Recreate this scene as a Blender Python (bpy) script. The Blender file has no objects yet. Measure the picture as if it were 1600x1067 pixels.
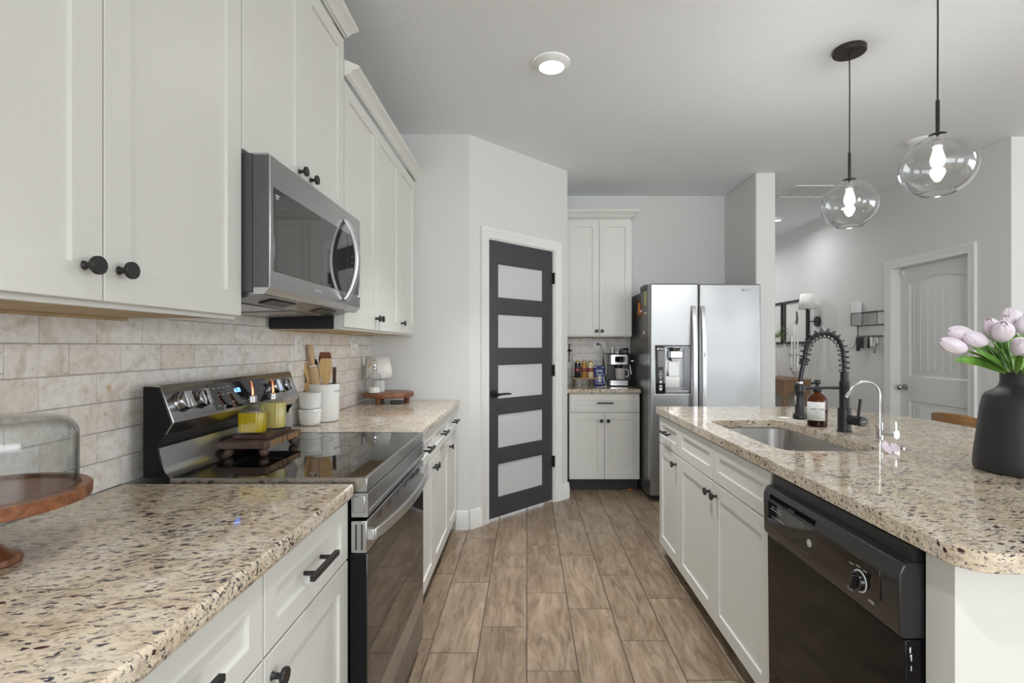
import bpy, bmesh, math, random
from mathutils import Vector, Matrix
from math import pi, sin, cos, radians as R

random.seed(7)
SC = bpy.context.scene
COL = SC.collection

# ------------------------------------------------------------------ camera, world, light, exposure
cam_d = bpy.data.cameras.new('camera')
cam = bpy.data.objects.new('camera', cam_d)
COL.objects.link(cam)
cam.location = (0, 0, 1.289)
cam.rotation_euler = (pi / 2, 0, 0)
cam_d.sensor_width = 36
cam_d.lens = 18
cam_d.shift_x = -0.0144
cam_d.shift_y = 0.0047
cam_d.clip_start = 0.02
SC.camera = cam

SC.view_settings.view_transform = 'Standard'
SC.view_settings.look = 'None'
SC.view_settings.gamma = 1
SC.view_settings.use_curve_mapping = False
SC.view_settings.exposure = 0.76

world = bpy.data.worlds.new('daylight')
SC.world = world
world.use_nodes = True
wb = world.node_tree.nodes['Background']
wb.inputs[0].default_value = (0.86, 0.93, 1.0, 1)
wb.inputs[1].default_value = 1.2


def area_light(name, loc, rot, sx, sy, power, color=(1, 1, 1)):
    d = bpy.data.lights.new(name, 'AREA')
    d.shape = 'RECTANGLE'
    d.size, d.size_y, d.energy, d.color = sx, sy, power, color
    o = bpy.data.objects.new(name, d)
    o.location, o.rotation_euler = loc, rot
    COL.objects.link(o)
    return o


# daylight entering through the windows of the open-plan room behind and to the right of the viewer
area_light('window_daylight', (1.2, -6.90, 1.5), (R(90), 0, 0), 3.6, 2.1, 50, (0.92, 0.965, 1))
area_light('window_daylight', (5.9, -6.90, 1.5), (R(90), 0, 0), 3.6, 2.1, 50, (0.92, 0.965, 1))
area_light('window_daylight', (8.88, -1.2, 1.5), (R(90), 0, R(90)), 5.0, 2.1, 85, (0.92, 0.965, 1))
area_light('window_daylight', (-1.02, -5.0, 1.5), (R(90), 0, R(-90)), 3.4, 2.1, 165, (0.92, 0.965, 1))  # fill from an added left window, for surfaces facing left


# ------------------------------------------------------------------ materials
def nt(mat):
    return mat.node_tree.nodes, mat.node_tree.links


def pbr(name, col, rough=0.5, metal=0.0, **kw):
    m = bpy.data.materials.new(name)
    m.use_nodes = True
    b = m.node_tree.nodes['Principled BSDF']
    b.inputs['Base Color'].default_value = (*col, 1)
    b.inputs['Roughness'].default_value = rough
    b.inputs['Metallic'].default_value = metal
    for k, v in kw.items():
        k = k.replace('_', ' ')
        b.inputs[k].default_value = (*v, 1) if isinstance(v, tuple) else v
    return m


def bsdf(m):
    return m.node_tree.nodes['Principled BSDF']


def coords(m, scale=(1, 1, 1), kind='Object', attr=None):
    n, l = nt(m)
    tc = n.new('ShaderNodeTexCoord')
    mp = n.new('ShaderNodeMapping')
    mp.inputs['Scale'].default_value = scale
    if attr:
        at = n.new('ShaderNodeAttribute')
        at.attribute_name = attr
        sc = n.new('ShaderNodeVectorMath'); sc.operation = 'SCALE'
        sc.inputs['Scale'].default_value = 23.0
        l.new(at.outputs['Vector'], sc.inputs[0])
        ad = n.new('ShaderNodeVectorMath'); ad.operation = 'ADD'
        l.new(tc.outputs[kind], ad.inputs[0]); l.new(sc.outputs[0], ad.inputs[1])
        l.new(ad.outputs[0], mp.inputs[0])
    else:
        l.new(tc.outputs[kind], mp.inputs[0])
    return mp.outputs[0]


def noise(m, vec, scale, detail=4, rough=0.55, dist=0.0):
    n, l = nt(m)
    t = n.new('ShaderNodeTexNoise')
    t.inputs['Scale'].default_value = scale
    t.inputs['Detail'].default_value = detail
    t.inputs['Roughness'].default_value = rough
    t.inputs['Distortion'].default_value = dist
    l.new(vec, t.inputs['Vector'])
    return t.outputs[0]


def ramp(m, fac, stops, interp='LINEAR'):
    n, l = nt(m)
    r = n.new('ShaderNodeValToRGB')
    r.color_ramp.interpolation = interp
    el = r.color_ramp.elements
    while len(el) < len(stops):
        el.new(0.5)
    for e, (p, c) in zip(el, stops):
        e.position = p
        e.color = (*c, 1) if len(c) == 3 else c
    l.new(fac, r.inputs[0])
    return r.outputs[0]


def mixc(m, fac, a, b, mode='MIX'):
    n, l = nt(m)
    x = n.new('ShaderNodeMix')
    x.data_type = 'RGBA'
    x.blend_type = mode
    for s, i in ((fac, 0), (a, 6), (b, 7)):
        if isinstance(s, (int, float)):
            x.inputs[i].default_value = s
        elif isinstance(s, tuple):
            x.inputs[i].default_value = (*s, 1)
        else:
            l.new(s, x.inputs[i])
    return x.outputs[2]


def math_n(m, op, a, b=0.0):
    n, l = nt(m)
    x = n.new('ShaderNodeMath'); x.operation = op
    for i, s in enumerate((a, b)):
        if isinstance(s, (int, float)):
            x.inputs[i].default_value = s
        else:
            l.new(s, x.inputs[i])
    return x.outputs[0]


def bump(m, h, strength=0.2, dist=0.002):
    n, l = nt(m)
    b = n.new('ShaderNodeBump')
    b.inputs['Strength'].default_value = strength
    b.inputs['Distance'].default_value = dist
    l.new(h, b.inputs['Height'])
    l.new(b.outputs[0], bsdf(m).inputs['Normal'])


def setcol(m, out):
    nt(m)[1].new(out, bsdf(m).inputs['Base Color'])


def setrough(m, out):
    nt(m)[1].new(out, bsdf(m).inputs['Roughness'])


def thin_glass(name, tint=(1, 1, 1), gloss=0.03, boost=1.0, edge=None):
    m = bpy.data.materials.new(name)
    m.use_nodes = True
    n, l = nt(m)
    n.clear()
    out = n.new('ShaderNodeOutputMaterial')
    mx = n.new('ShaderNodeMixShader')
    tr = n.new('ShaderNodeBsdfTransparent'); tr.inputs[0].default_value = (*tint, 1)
    gl = n.new('ShaderNodeBsdfGlossy'); gl.inputs['Roughness'].default_value = gloss
    fr = n.new('ShaderNodeFresnel')
    ge = n.new('ShaderNodeNewGeometry')
    io = n.new('ShaderNodeMix'); io.data_type = 'FLOAT'
    io.inputs[2].default_value, io.inputs[3].default_value = 1.45, 1 / 1.45
    l.new(ge.outputs['Backfacing'], io.inputs[0]); l.new(io.outputs[0], fr.inputs[0])
    ml = n.new('ShaderNodeMath'); ml.operation = 'MULTIPLY'; ml.inputs[1].default_value = boost
    ml.use_clamp = True
    l.new(fr.outputs[0], ml.inputs[0])
    if edge:      # longer way through the glass wall when seen edge-on
        lw = n.new('ShaderNodeLayerWeight'); lw.inputs[0].default_value = 0.14
        mc = n.new('ShaderNodeMix'); mc.data_type = 'RGBA'
        mc.inputs[6].default_value = (*tint, 1); mc.inputs[7].default_value = (*edge, 1)
        l.new(lw.outputs['Facing'], mc.inputs[0]); l.new(mc.outputs[2], tr.inputs[0])
    l.new(ml.outputs[0], mx.inputs[0]); l.new(tr.outputs[0], mx.inputs[1]); l.new(gl.outputs[0], mx.inputs[2])
    l.new(mx.outputs[0], out.inputs[0])
    return m


def emit(name, col, s):
    m = pbr(name, (0, 0, 0), 0.5)
    b = bsdf(m)
    b.inputs['Emission Color'].default_value = (*col, 1)
    b.inputs['Emission Strength'].default_value = s
    return m


M = {}
M['cab'] = pbr('painted_cabinet', (0.70, 0.695, 0.655), 0.34)
M['wall'] = pbr('wall_paint', (0.69, 0.69, 0.675), 0.75)
bump(M['wall'], noise(M['wall'], coords(M['wall']), 140, 3), 0.12, 0.002)
M['ceil'] = pbr('ceiling_paint', (0.86, 0.89, 0.91), 0.85)
bump(M['ceil'], noise(M['ceil'], coords(M['ceil']), 55, 4, 0.6), 0.55, 0.006)
M['trim'] = pbr('white_trim', (0.80, 0.80, 0.78), 0.35)
M['black'] = pbr('matte_black_metal', (0.014, 0.013, 0.014), 0.42)
M['blackp'] = pbr('black_plastic', (0.012, 0.012, 0.014), 0.35)
M['enamel'] = pbr('black_enamel', (0.006, 0.006, 0.007), 0.3, 0.0, IOR=1.3)
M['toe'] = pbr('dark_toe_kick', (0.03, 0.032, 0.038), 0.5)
M['ply'] = pbr('birch_plywood', (0.52, 0.38, 0.20), 0.6)
setcol(M['ply'], ramp(M['ply'], noise(M['ply'], coords(M['ply'], (30, 4, 30)), 1.0), [(0.3, (0.46, 0.33, 0.17)), (0.7, (0.60, 0.45, 0.26))]))
M['steel'] = pbr('brushed_steel', (0.50, 0.50, 0.505), 0.25, 1.0)
M['handle'] = pbr('satin_steel_handle', (0.66, 0.66, 0.67), 0.33, 1.0)
M['fridge'] = pbr('fridge_steel', (0.37, 0.375, 0.38), 0.35, 1.0)
_f = noise(M['fridge'], coords(M['fridge'], (1.6, 1.6, 1.1)), 1.6, 1)
bump(M['fridge'], _f, 0.28, 0.05)
M['dsteel'] = pbr('dark_steel', (0.30, 0.30, 0.31), 0.28, 1.0)
M['chrome'] = pbr('chrome', (0.72, 0.72, 0.74), 0.08, 1.0)
M['knobm'] = pbr('knob_metal', (0.40, 0.40, 0.415), 0.14, 1.0)
M['nickel'] = pbr('satin_nickel', (0.42, 0.40, 0.38), 0.25, 1.0)
M['greym'] = pbr('grey_enamel', (0.085, 0.085, 0.09), 0.42)
M['fside'] = pbr('fridge_side_grey', (0.12, 0.118, 0.115), 0.3, 0.25)
M['glassblk'] = pbr('black_glass', (0.006, 0.006, 0.007), 0.03, 0.0, Specular_IOR_Level=0.9)
M['ovenglass'] = pbr('oven_glass', (0.010, 0.009, 0.008), 0.045, 0.0, IOR=2.0)
M['mwglass'] = pbr('microwave_glass', (0.02, 0.02, 0.021), 0.03, 0.0, IOR=1.9)
M['dwblack'] = pbr('dishwasher_black', (0.006, 0.005, 0.005), 0.09, 0.0, IOR=1.30)
M['dwpanel'] = pbr('dishwasher_panel', (0.020, 0.020, 0.021), 0.24)
M['white'] = pbr('white_ceramic', (0.82, 0.82, 0.80), 0.2)
M['whitep'] = pbr('white_plastic', (0.84, 0.84, 0.83), 0.35)
M['frost'] = pbr('frosted_glass', (0.60, 0.61, 0.62), 0.32)
M['doorp'] = pbr('charcoal_door_paint', (0.052, 0.050, 0.058), 0.38)
M['wdoor'] = pbr('white_door_paint', (0.72, 0.73, 0.71), 0.4)
M['glass'] = thin_glass('clear_glass', (0.97, 0.98, 0.98), 0.02, 1.2, (0.66, 0.69, 0.69))
M['ribglass'] = thin_glass('ribbed_glass', (0.97, 0.98, 0.96), 0.02, 1.3, (0.30, 0.31, 0.26))
M['pane'] = thin_glass('window_pane', (0.98, 0.99, 0.99), 0.02, 1.0)
M['globe'] = thin_glass('globe_glass', (0.97, 0.975, 0.975), 0.03, 2.2, (0.90, 0.91, 0.91))
M['fabric'] = pbr('white_shade_fabric', (0.84, 0.83, 0.80), 0.8)
M['lampglow'] = emit('ceiling_lamp_lens', (1, 0.99, 0.96), 14)
M['bulb'] = emit('bulb_glow', (1, 0.98, 0.95), 190)
M['digit'] = emit('blue_display_digit', (0.10, 0.28, 1.0), 5)
M['led'] = emit('green_indicator', (0.35, 0.9, 0.1), 1.5)
M['slot'] = pbr('slot_black', (0.002, 0.002, 0.002), 0.9, Specular_IOR_Level=0.1)
M['ink'] = pbr('grey_ink', (0.42, 0.42, 0.43), 0.6)
M['dink'] = pbr('dark_ink', (0.10, 0.10, 0.105), 0.6)
M['wink'] = pbr('white_ink', (0.75, 0.75, 0.74), 0.6)
M['red'] = pbr('red_ink', (0.5, 0.02, 0.02), 0.5)
M['burg'] = pbr('burgundy_label', (0.23, 0.008, 0.018), 0.5)
M['copper'] = pbr('copper', (0.75, 0.30, 0.16), 0.22, 1.0)
M['gold'] = pbr('gold_metal', (0.72, 0.50, 0.20), 0.25, 1.0)
M['vase'] = pbr('black_ceramic', (0.020, 0.020, 0.022), 0.45)
bump(M['vase'], noise(M['vase'], coords(M['vase'], (2, 2, 90)), 1.0, 3), 0.25, 0.003)
M['oil'] = pbr('olive_oil', (0.78, 0.57, 0.004), 0.08, 0.0, Transmission_Weight=0.35, IOR=1.35)
M['oilp'] = pbr('pale_oil', (0.90, 0.78, 0.28), 0.08, 0.0, Transmission_Weight=0.3, IOR=1.35)
M['amber'] = thin_glass('amber_glass', (0.62, 0.27, 0.035), 0.03, 1.2, (0.16, 0.05, 0.006))
M['brew'] = pbr('dark_soap', (0.012, 0.008, 0.006), 0.12)
M['paper'] = pbr('paper_label', (0.80, 0.80, 0.79), 0.7)
M['blue'] = pbr('blue_foil_bag', (0.012, 0.03, 0.20), 0.28)
M['orange'] = pbr('orange_plastic', (0.75, 0.20, 0.015), 0.4)
M['yellow'] = pbr('yellow_label', (0.62, 0.56, 0.16), 0.6)
M['caramel'] = pbr('caramel_bottle', (0.46, 0.24, 0.05), 0.3)
M['cream'] = pbr('cream_bottle', (0.72, 0.62, 0.40), 0.3)
M['petal'] = pbr('pink_petal', (0.80, 0.60, 0.70), 0.55, Subsurface_Weight=0.15)
setcol(M['petal'], ramp(M['petal'], noise(M['petal'], coords(M['petal'], (1, 1, 1)), 40, 2), [(0.3, (0.85, 0.68, 0.77)), (0.7, (0.91, 0.81, 0.86))]))
M['leaf'] = pbr('tulip_leaf', (0.13, 0.29, 0.04), 0.45)
setcol(M['leaf'], ramp(M['leaf'], noise(M['leaf'], coords(M['leaf'], (6, 6, 6)), 3, 2), [(0.35, (0.09, 0.21, 0.025)), (0.65, (0.20, 0.40, 0.07))]))
M['stem'] = pbr('green_stem', (0.15, 0.30, 0.06), 0.5)
M['vine'] = pbr('vine_leaf', (0.14, 0.24, 0.05), 0.5)
M['candle'] = pbr('white_wax', (0.85, 0.84, 0.80), 0.5)
M['print'] = pbr('pale_print', (0.74, 0.73, 0.71), 0.7)
M['cord'] = pbr('pale_cable', (0.62, 0.62, 0.62), 0.4)
M['label_grey'] = pbr('grey_panel', (0.20, 0.20, 0.205), 0.25)


def wood(name, c1, c2, sc=(3, 28, 28), rough=0.4, kind='Object'):
    m = pbr(name, c1, rough)
    v = coords(m, sc, kind)
    f = noise(m, v, 1.6, 5, 0.6, 1.2)
    setcol(m, ramp(m, f, [(0.3, c1), (0.7, c2)]))
    bump(m, f, 0.1, 0.002)
    return m


M['acacia'] = wood('acacia_wood', (0.10, 0.030, 0.012), (0.30, 0.12, 0.05), (5, 34, 34), 0.33)
M['walnut'] = wood('walnut_wood', (0.045, 0.025, 0.018), (0.13, 0.078, 0.055), (30, 4, 30), 0.5)
M['tray'] = wood('dark_tray_wood', (0.035, 0.013, 0.009), (0.07, 0.028, 0.018), (30, 4, 30), 0.4)
M['bark'] = wood('live_edge', (0.16, 0.085, 0.035), (0.34, 0.20, 0.09), (60, 20, 90), 0.7)
M['beech'] = wood('beech_wood', (0.50, 0.33, 0.18), (0.62, 0.44, 0.27), (12, 12, 3), 0.5)
M['bamboo'] = wood('bamboo_wood', (0.55, 0.34, 0.12), (0.68, 0.46, 0.20), (20, 20, 3), 0.45)
M['oak'] = wood('oak_console', (0.22, 0.125, 0.062), (0.33, 0.20, 0.11), (4, 25, 25), 0.5)
M['stool'] = wood('honey_wood', (0.24, 0.12, 0.04), (0.36, 0.19, 0.07), (20, 4, 20), 0.4)
M['shelfw'] = wood('riser_wood', (0.36, 0.22, 0.10), (0.48, 0.31, 0.16), (4, 25, 25), 0.5)


def granite():
    m = pbr('granite', (0.6, 0.5, 0.4), 0.07)
    v = coords(m, (1, 1, 1))
    base = ramp(m, noise(m, v, 11, 4, 0.6, 0.4), [(0.30, (0.60, 0.485, 0.34)), (0.50, (0.70, 0.595, 0.455)), (0.70, (0.75, 0.68, 0.58))])
    mott = ramp(m, noise(m, coords(m, (0.6, 1, 1)), 60, 3, 0.65), [(0.36, (0.60, 0.58, 0.57)), (0.54, (1, 1, 1))])
    base = mixc(m, 0.7, base, mott, 'MULTIPLY')
    n, l = nt(m)
    wv = n.new('ShaderNodeVectorMath'); wv.operation = 'MULTIPLY_ADD'
    nz = n.new('ShaderNodeTexNoise'); nz.inputs['Scale'].default_value = 14; nz.inputs['Detail'].default_value = 2
    rotv = n.new('ShaderNodeMapping'); rotv.inputs['Rotation'].default_value = (0, 0, R(-14))
    l.new(v, rotv.inputs[0]); l.new(v, nz.inputs['Vector'])
    l.new(nz.outputs['Color'], wv.inputs[0]); wv.inputs[1].default_value = (0.03, 0.03, 0.03); l.new(rotv.outputs[0], wv.inputs[2])

    def stretched(sx):
        mp = n.new('ShaderNodeMapping'); mp.inputs['Scale'].default_value = (sx, 1, 1)
        l.new(wv.outputs[0], mp.inputs[0])
        return mp.outputs[0]
    dens = noise(m, v, 7, 3, 0.6)
    d1 = noise(m, stretched(0.30), 150, 3, 0.6, 0.2)
    d1 = math_n(m, 'ADD', d1, math_n(m, 'MULTIPLY', dens, 0.22))
    k1 = ramp(m, d1, [(0.685, (0,) * 3), (0.72, (1,) * 3)])
    c = mixc(m, k1, base, (0.055, 0.052, 0.065))
    d2 = noise(m, stretched(0.36), 260, 2, 0.5, 0.2)
    k2 = ramp(m, d2, [(0.585, (0,) * 3), (0.65, (0.75,) * 3)])
    c = mixc(m, k2, c, (0.19, 0.175, 0.18))
    vo = n.new('ShaderNodeTexVoronoi')
    vo.inputs['Scale'].default_value = 72
    l.new(stretched(0.55), vo.inputs['Vector'])
    sel = ramp(m, math_n(m, 'FRACT', math_n(m, 'MULTIPLY', vo.outputs['Color'], 3.0)), [(0.86, (0,) * 3), (0.87, (1,) * 3)])
    blob = ramp(m, math_n(m, 'ADD', vo.outputs['Distance'], math_n(m, 'MULTIPLY', d2, 0.25)), [(0.42, (1,) * 3), (0.47, (0,) * 3)])
    k3 = math_n(m, 'MULTIPLY', sel, blob)
    c = mixc(m, k3, c, (0.065, 0.02, 0.022))
    setcol(m, c)
    return m


M['granite'] = granite()


def travertine():
    m = pbr('travertine_tile', (0.7, 0.65, 0.6), 0.55)
    n, l = nt(m)
    at = n.new('ShaderNodeAttribute'); at.attribute_name = 'rnd'
    sp = n.new('ShaderNodeSeparateColor')
    l.new(at.outputs['Color'], sp.inputs[0])
    v = coords(m, (1, 1, 1), attr='rnd')
    tone = ramp(m, sp.outputs[0], [(0.0, (0.84, 0.81, 0.77)), (0.42, (0.80, 0.755, 0.70)), (0.8, (0.83, 0.815, 0.80)), (1.0, (0.74, 0.66, 0.575))])
    vein = ramp(m, noise(m, v, 13, 6, 0.68, 0.9), [(0.34, (0.76, 0.69, 0.61)), (0.42, (0.9, 0.87, 0.83)), (0.48, (1, 1, 1)), (0.72, (1.06, 1.07, 1.08))])
    c = mixc(m, 0.8, tone, vein, 'MULTIPLY')
    fl = ramp(m, noise(m, v, 48, 4, 0.65, 0.5), [(0.34, (0.88, 0.85, 0.82)), (0.5, (1, 1, 1)), (0.68, (1.07, 1.07, 1.08))])
    c = mixc(m, 0.9, c, fl, 'MULTIPLY')
    pit = ramp(m, noise(m, v, 120, 2, 0.5), [(0.685, (0,) * 3), (0.72, (1,) * 3)])
    pm = ramp(m, noise(m, v, 14, 2), [(0.48, (0,) * 3), (0.6, (1,) * 3)])
    pit = math_n(m, 'MULTIPLY', pit, pm)
    c = mixc(m, pit, c, (0.24, 0.17, 0.11))
    st = ramp(m, noise(m, v, 27, 2), [(0.70, (0,) * 3), (0.76, (0.7,) * 3)])
    c = mixc(m, st, c, (0.55, 0.37, 0.18))
    setcol(m, c)
    bump(m, math_n(m, 'SUBTRACT', noise(m, v, 60, 4), math_n(m, 'MULTIPLY', pit, 0.8)), 0.25, 0.003)
    return m


M['trav'] = travertine()
M['grout'] = pbr('tile_grout', (0.42, 0.40, 0.38), 0.9)
M['fgrout'] = pbr('floor_grout', (0.11, 0.085, 0.065), 0.9)


def floor_wood():
    m = pbr('wood_look_tile', (0.4, 0.3, 0.2), 0.34)
    n, l = nt(m)
    at = n.new('ShaderNodeAttribute'); at.attribute_name = 'rnd'
    sp = n.new('ShaderNodeSeparateColor')
    l.new(at.outputs['Color'], sp.inputs[0])
    v = coords(m, (1, 0.16, 1), attr='rnd')
    warp = noise(m, v, 7, 2, 0.5)
    mx = n.new('ShaderNodeVectorMath'); mx.operation = 'MULTIPLY_ADD'
    cv = n.new('ShaderNodeCombineXYZ')
    l.new(warp, cv.inputs[0])
    l.new(cv.outputs[0], mx.inputs[0]); mx.inputs[1].default_value = (0.16, 0, 0); l.new(v, mx.inputs[2])
    f = noise(m, mx.outputs[0], 34, 5, 0.62, 0.8)
    g = noise(m, v, 9, 3, 0.55, 1.0)
    c = ramp(m, f, [(0.30, (0.17, 0.118, 0.075)), (0.5, (0.305, 0.227, 0.152)), (0.70, (0.41, 0.318, 0.23))])
    c2 = ramp(m, g, [(0.3, (0.70, 0.66, 0.62)), (0.55, (1, 1, 1)), (0.75, (1.12, 1.1, 1.06))])
    c = mixc(m, 0.85, c, c2, 'MULTIPLY')
    t = ramp(m, sp.outputs[1], [(0, (0.86, 0.85, 0.85)), (1, (1.03, 1.03, 1.05))])
    c = mixc(m, 1.0, c, t, 'MULTIPLY')
    setcol(m, c)
    bump(m, f, 0.08, 0.002)
    return m


M['floor'] = floor_wood()


# ------------------------------------------------------------------ mesh helpers
class MB:
    def __init__(self):
        self.bm = bmesh.new()
        self.lay = None

    def rnd_layer(self):
        if self.lay is None:
            self.lay = self.bm.loops.layers.float_color.new('rnd')
        return self.lay

    def face(self, vs):
        try:
            return self.bm.faces.new(vs)
        except ValueError:
            return None

    def box(self, x0, x1, y0, y1, z0, z1, M4=None):
        v = [Vector((x, y, z)) for x in (x0, x1) for y in (y0, y1) for z in (z0, z1)]
        if M4:
            v = [M4 @ p for p in v]
        b = [self.bm.verts.new(p) for p in v]
        for q in ((0, 1, 3, 2), (4, 6, 7, 5), (0, 4, 5, 1), (2, 3, 7, 6), (0, 2, 6, 4), (1, 5, 7, 3)):
            self.face([b[i] for i in q])
        return self

    def prism(self, poly, axis, a0, a1, M4=None):
        """poly: 2-D points in the plane across axis ('x': (y,z), 'y': (x,z), 'z': (x,y))"""
        def p3(p, a):
            v = {'x': (a, p[0], p[1]), 'y': (p[0], a, p[1]), 'z': (p[0], p[1], a)}[axis]
            v = Vector(v)
            return M4 @ v if M4 else v
        lo = [self.bm.verts.new(p3(p, a0)) for p in poly]
        hi = [self.bm.verts.new(p3(p, a1)) for p in poly]
        n = len(poly)
        self.face(lo[::-1]); self.face(hi)
        for i in range(n):
            self.face([lo[i], lo[(i + 1) % n], hi[(i + 1) % n], hi[i]])
        return self

    def loops(self, rings, closed=True, cap0=True, cap1=True, ring_closed=True):
        vr = [[self.bm.verts.new(Vector(p)) for p in r] for r in rings]
        n = len(vr[0])
        m = len(vr)
        for i in range(m if not closed else m - 1) if not closed else range(m - 1):
            a, b = vr[i], vr[(i + 1) % m]
            for j in range(n if ring_closed else n - 1):
                self.face([a[j], a[(j + 1) % n], b[(j + 1) % n], b[j]])
        if closed:
            if cap0 and n > 2:
                self.face(vr[0][::-1])
            if cap1 and n > 2:
                self.face(vr[-1])
        return self

    def lathe(self, prof, c=(0, 0, 0), seg=32, M4=None, cap0=True, cap1=True, sx=1, sy=1, rib=None):
        rings = []
        for r, z in prof:
            ring = []
            for k in range(seg):
                a = 2 * pi * k / seg
                rr = r
                if rib:
                    rr = r * (1 + rib[1] * cos(rib[0] * a))
                p = Vector((rr * cos(a) * sx, rr * sin(a) * sy, z))
                p = (M4 @ p) if M4 else p
                ring.append(p + Vector(c))
            rings.append(ring)
        return self.loops(rings, True, cap0, cap1)

    def cyl(self, c, r, h, axis='z', seg=24, r2=None):
        rot = {'z': Matrix(), 'x': Matrix.Rotation(pi / 2, 4, 'Y'), 'y': Matrix.Rotation(-pi / 2, 4, 'X')}[axis]
        return self.lathe([(r, 0), (r if r2 is None else r2, h)], c, seg, rot)

    def sphere(self, c, r, sx=1, sy=1, sz=1, seg=20, rings=12):
        prof = [(max(1e-4, r * sin(pi * i / rings)), -r * cos(pi * i / rings) * sz) for i in range(rings + 1)]
        return self.lathe(prof, c, seg, None, True, True, sx, sy)

    def tube(self, pts, r, seg=10, cap=True, closed=False):
        pts = [Vector(p) for p in pts]
        n = len(pts)
        rs = r if isinstance(r, (list, tuple)) else [r] * n
        rings = []
        t0 = (pts[1] - pts[0]).normalized()
        up = Vector((0, 0, 1)) if abs(t0.z) < 0.9 else Vector((1, 0, 0))
        nrm = t0.cross(up).normalized()
        prev = t0
        for i in range(n):
            if closed:
                t = (pts[(i + 1) % n] - pts[i - 1]).normalized()
            else:
                t = (pts[min(i + 1, n - 1)] - pts[max(i - 1, 0)]).normalized()
            ax = prev.cross(t)
            if ax.length > 1e-7:
                nrm = Matrix.Rotation(prev.angle(t), 3, ax.normalized()) @ nrm
            nrm = (nrm - t * nrm.dot(t)).normalized()
            prev = t
            bn = t.cross(nrm)
            rings.append([pts[i] + (nrm * cos(2 * pi * k / seg) + bn * sin(2 * pi * k / seg)) * rs[i] for k in range(seg)])
        return self.loops(rings, not closed, cap, cap)

    def sweep_rect(self, pts, w, h, side=Vector((0, 0, 1))):
        """rectangular bar along pts; h along `side`"""
        pts = [Vector(p) for p in pts]
        n = len(pts)
        rings = []
        for i in range(n):
            t = (pts[min(i + 1, n - 1)] - pts[max(i - 1, 0)]).normalized()
            b = t.cross(side).normalized()
            rings.append([pts[i] + b * w / 2 * sx + side * h / 2 * sz for sx, sz in ((-1, -1), (1, -1), (1, 1), (-1, 1))])
        return self.loops(rings)

    def plate(self, xs, zs, holes, y0, y1):
        """panel with rectangular holes given as grid cells; front at y0"""
        vf = {}
        for i, x in enumerate(xs):
            for j, z in enumerate(zs):
                vf[i, j] = (self.bm.verts.new((x, y0, z)), self.bm.verts.new((x, y1, z)))
        cells = {(i, j) for i in range(len(xs) - 1) for j in range(len(zs) - 1)} - set(holes)
        for i, j in cells:
            q = [(i, j), (i + 1, j), (i + 1, j + 1), (i, j + 1)]
            self.face([vf[k][0] for k in q])
            self.face([vf[k][1] for k in q[::-1]])
            for a, b, nb in ((q[0], q[1], (i, j - 1)), (q[1], q[2], (i + 1, j)), (q[2], q[3], (i, j + 1)), (q[3], q[0], (i - 1, j))):
                if nb not in cells:
                    self.face([vf[a][1], vf[b][1], vf[b][0], vf[a][0]])
        return self

    def shaker(self, x0, x1, z0, z1, y0=0.0, t=0.02, rail=0.06, rec=0.0078, sl=0.005):
        """framed door or drawer front with a recessed flat panel, front face at y0, local -y is the viewer"""
        def ring(dx, y):
            return [self.bm.verts.new(p) for p in ((x0 + dx, y, z0 + dx), (x1 - dx, y, z0 + dx), (x1 - dx, y, z1 - dx), (x0 + dx, y, z1 - dx))]
        e = 0.0015
        rs = [ring(0, y0 + t), ring(0, y0 + e), ring(e, y0), ring(rail, y0), ring(rail + sl * 0.4, y0 + rec)]
        for a, b in zip(rs, rs[1:]):
            for k in range(4):
                self.face([a[k], a[(k + 1) % 4], b[(k + 1) % 4], b[k]])
        self.face(rs[-1]); self.face(rs[0][::-1])
        return self

    def poly_fill(self, outer, inners, z0, z1):
        """flat slab with holes: outlines in XY"""
        def loop(pts, z):
            vs = [self.bm.verts.new((p[0], p[1], z)) for p in pts]
            return vs, [self.bm.edges.new((vs[i], vs[(i + 1) % len(vs)])) for i in range(len(vs))]
        tops, bots = [], []
        for z, acc in ((z1, tops), (z0, bots)):
            es = []
            for pts in [outer] + inners:
                vs, e = loop(pts, z)
                acc.append(vs); es += e
            bmesh.ops.triangle_fill(self.bm, use_beauty=True, use_dissolve=False, edges=es)
        for a, b in zip(tops, bots):
            n = len(a)
            for i in range(n):
                self.face([a[i], a[(i + 1) % n], b[(i + 1) % n], b[i]])
        return self

    def build(self, name, mat, parent=None, loc=(0, 0, 0), rotz=0.0, bevel=0.0, seg=2, angle=38, solid=0, bang=40, sub=0):
        bmesh.ops.remove_doubles(self.bm, verts=self.bm.verts, dist=1e-6)
        bmesh.ops.recalc_face_normals(self.bm, faces=self.bm.faces)
        me = bpy.data.meshes.new(name)
        self.bm.to_mesh(me)
        self.bm.free()
        me.materials.append(mat)
        me.shade_smooth()
        me.set_sharp_from_angle(angle=R(angle))
        o = bpy.data.objects.new(name, me)
        o.location = loc
        o.rotation_euler = (0, 0, rotz)
        COL.objects.link(o)
        if parent:
            o.parent = parent
        if solid:
            s = o.modifiers.new('solid', 'SOLIDIFY'); s.thickness = solid; s.offset = 0
        if bevel:
            b = o.modifiers.new('bevel', 'BEVEL')
            b.width, b.segments, b.limit_method, b.angle_limit = bevel, seg, 'ANGLE', R(bang)
        if sub:
            s = o.modifiers.new('sub', 'SUBSURF'); s.levels = s.render_levels = sub
        return o


def tag(o, label, cat, group=None, kind=None):
    o['label'] = label
    o['category'] = cat
    if group:
        o['group'] = group
    if kind:
        o['kind'] = kind
    return o


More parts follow.
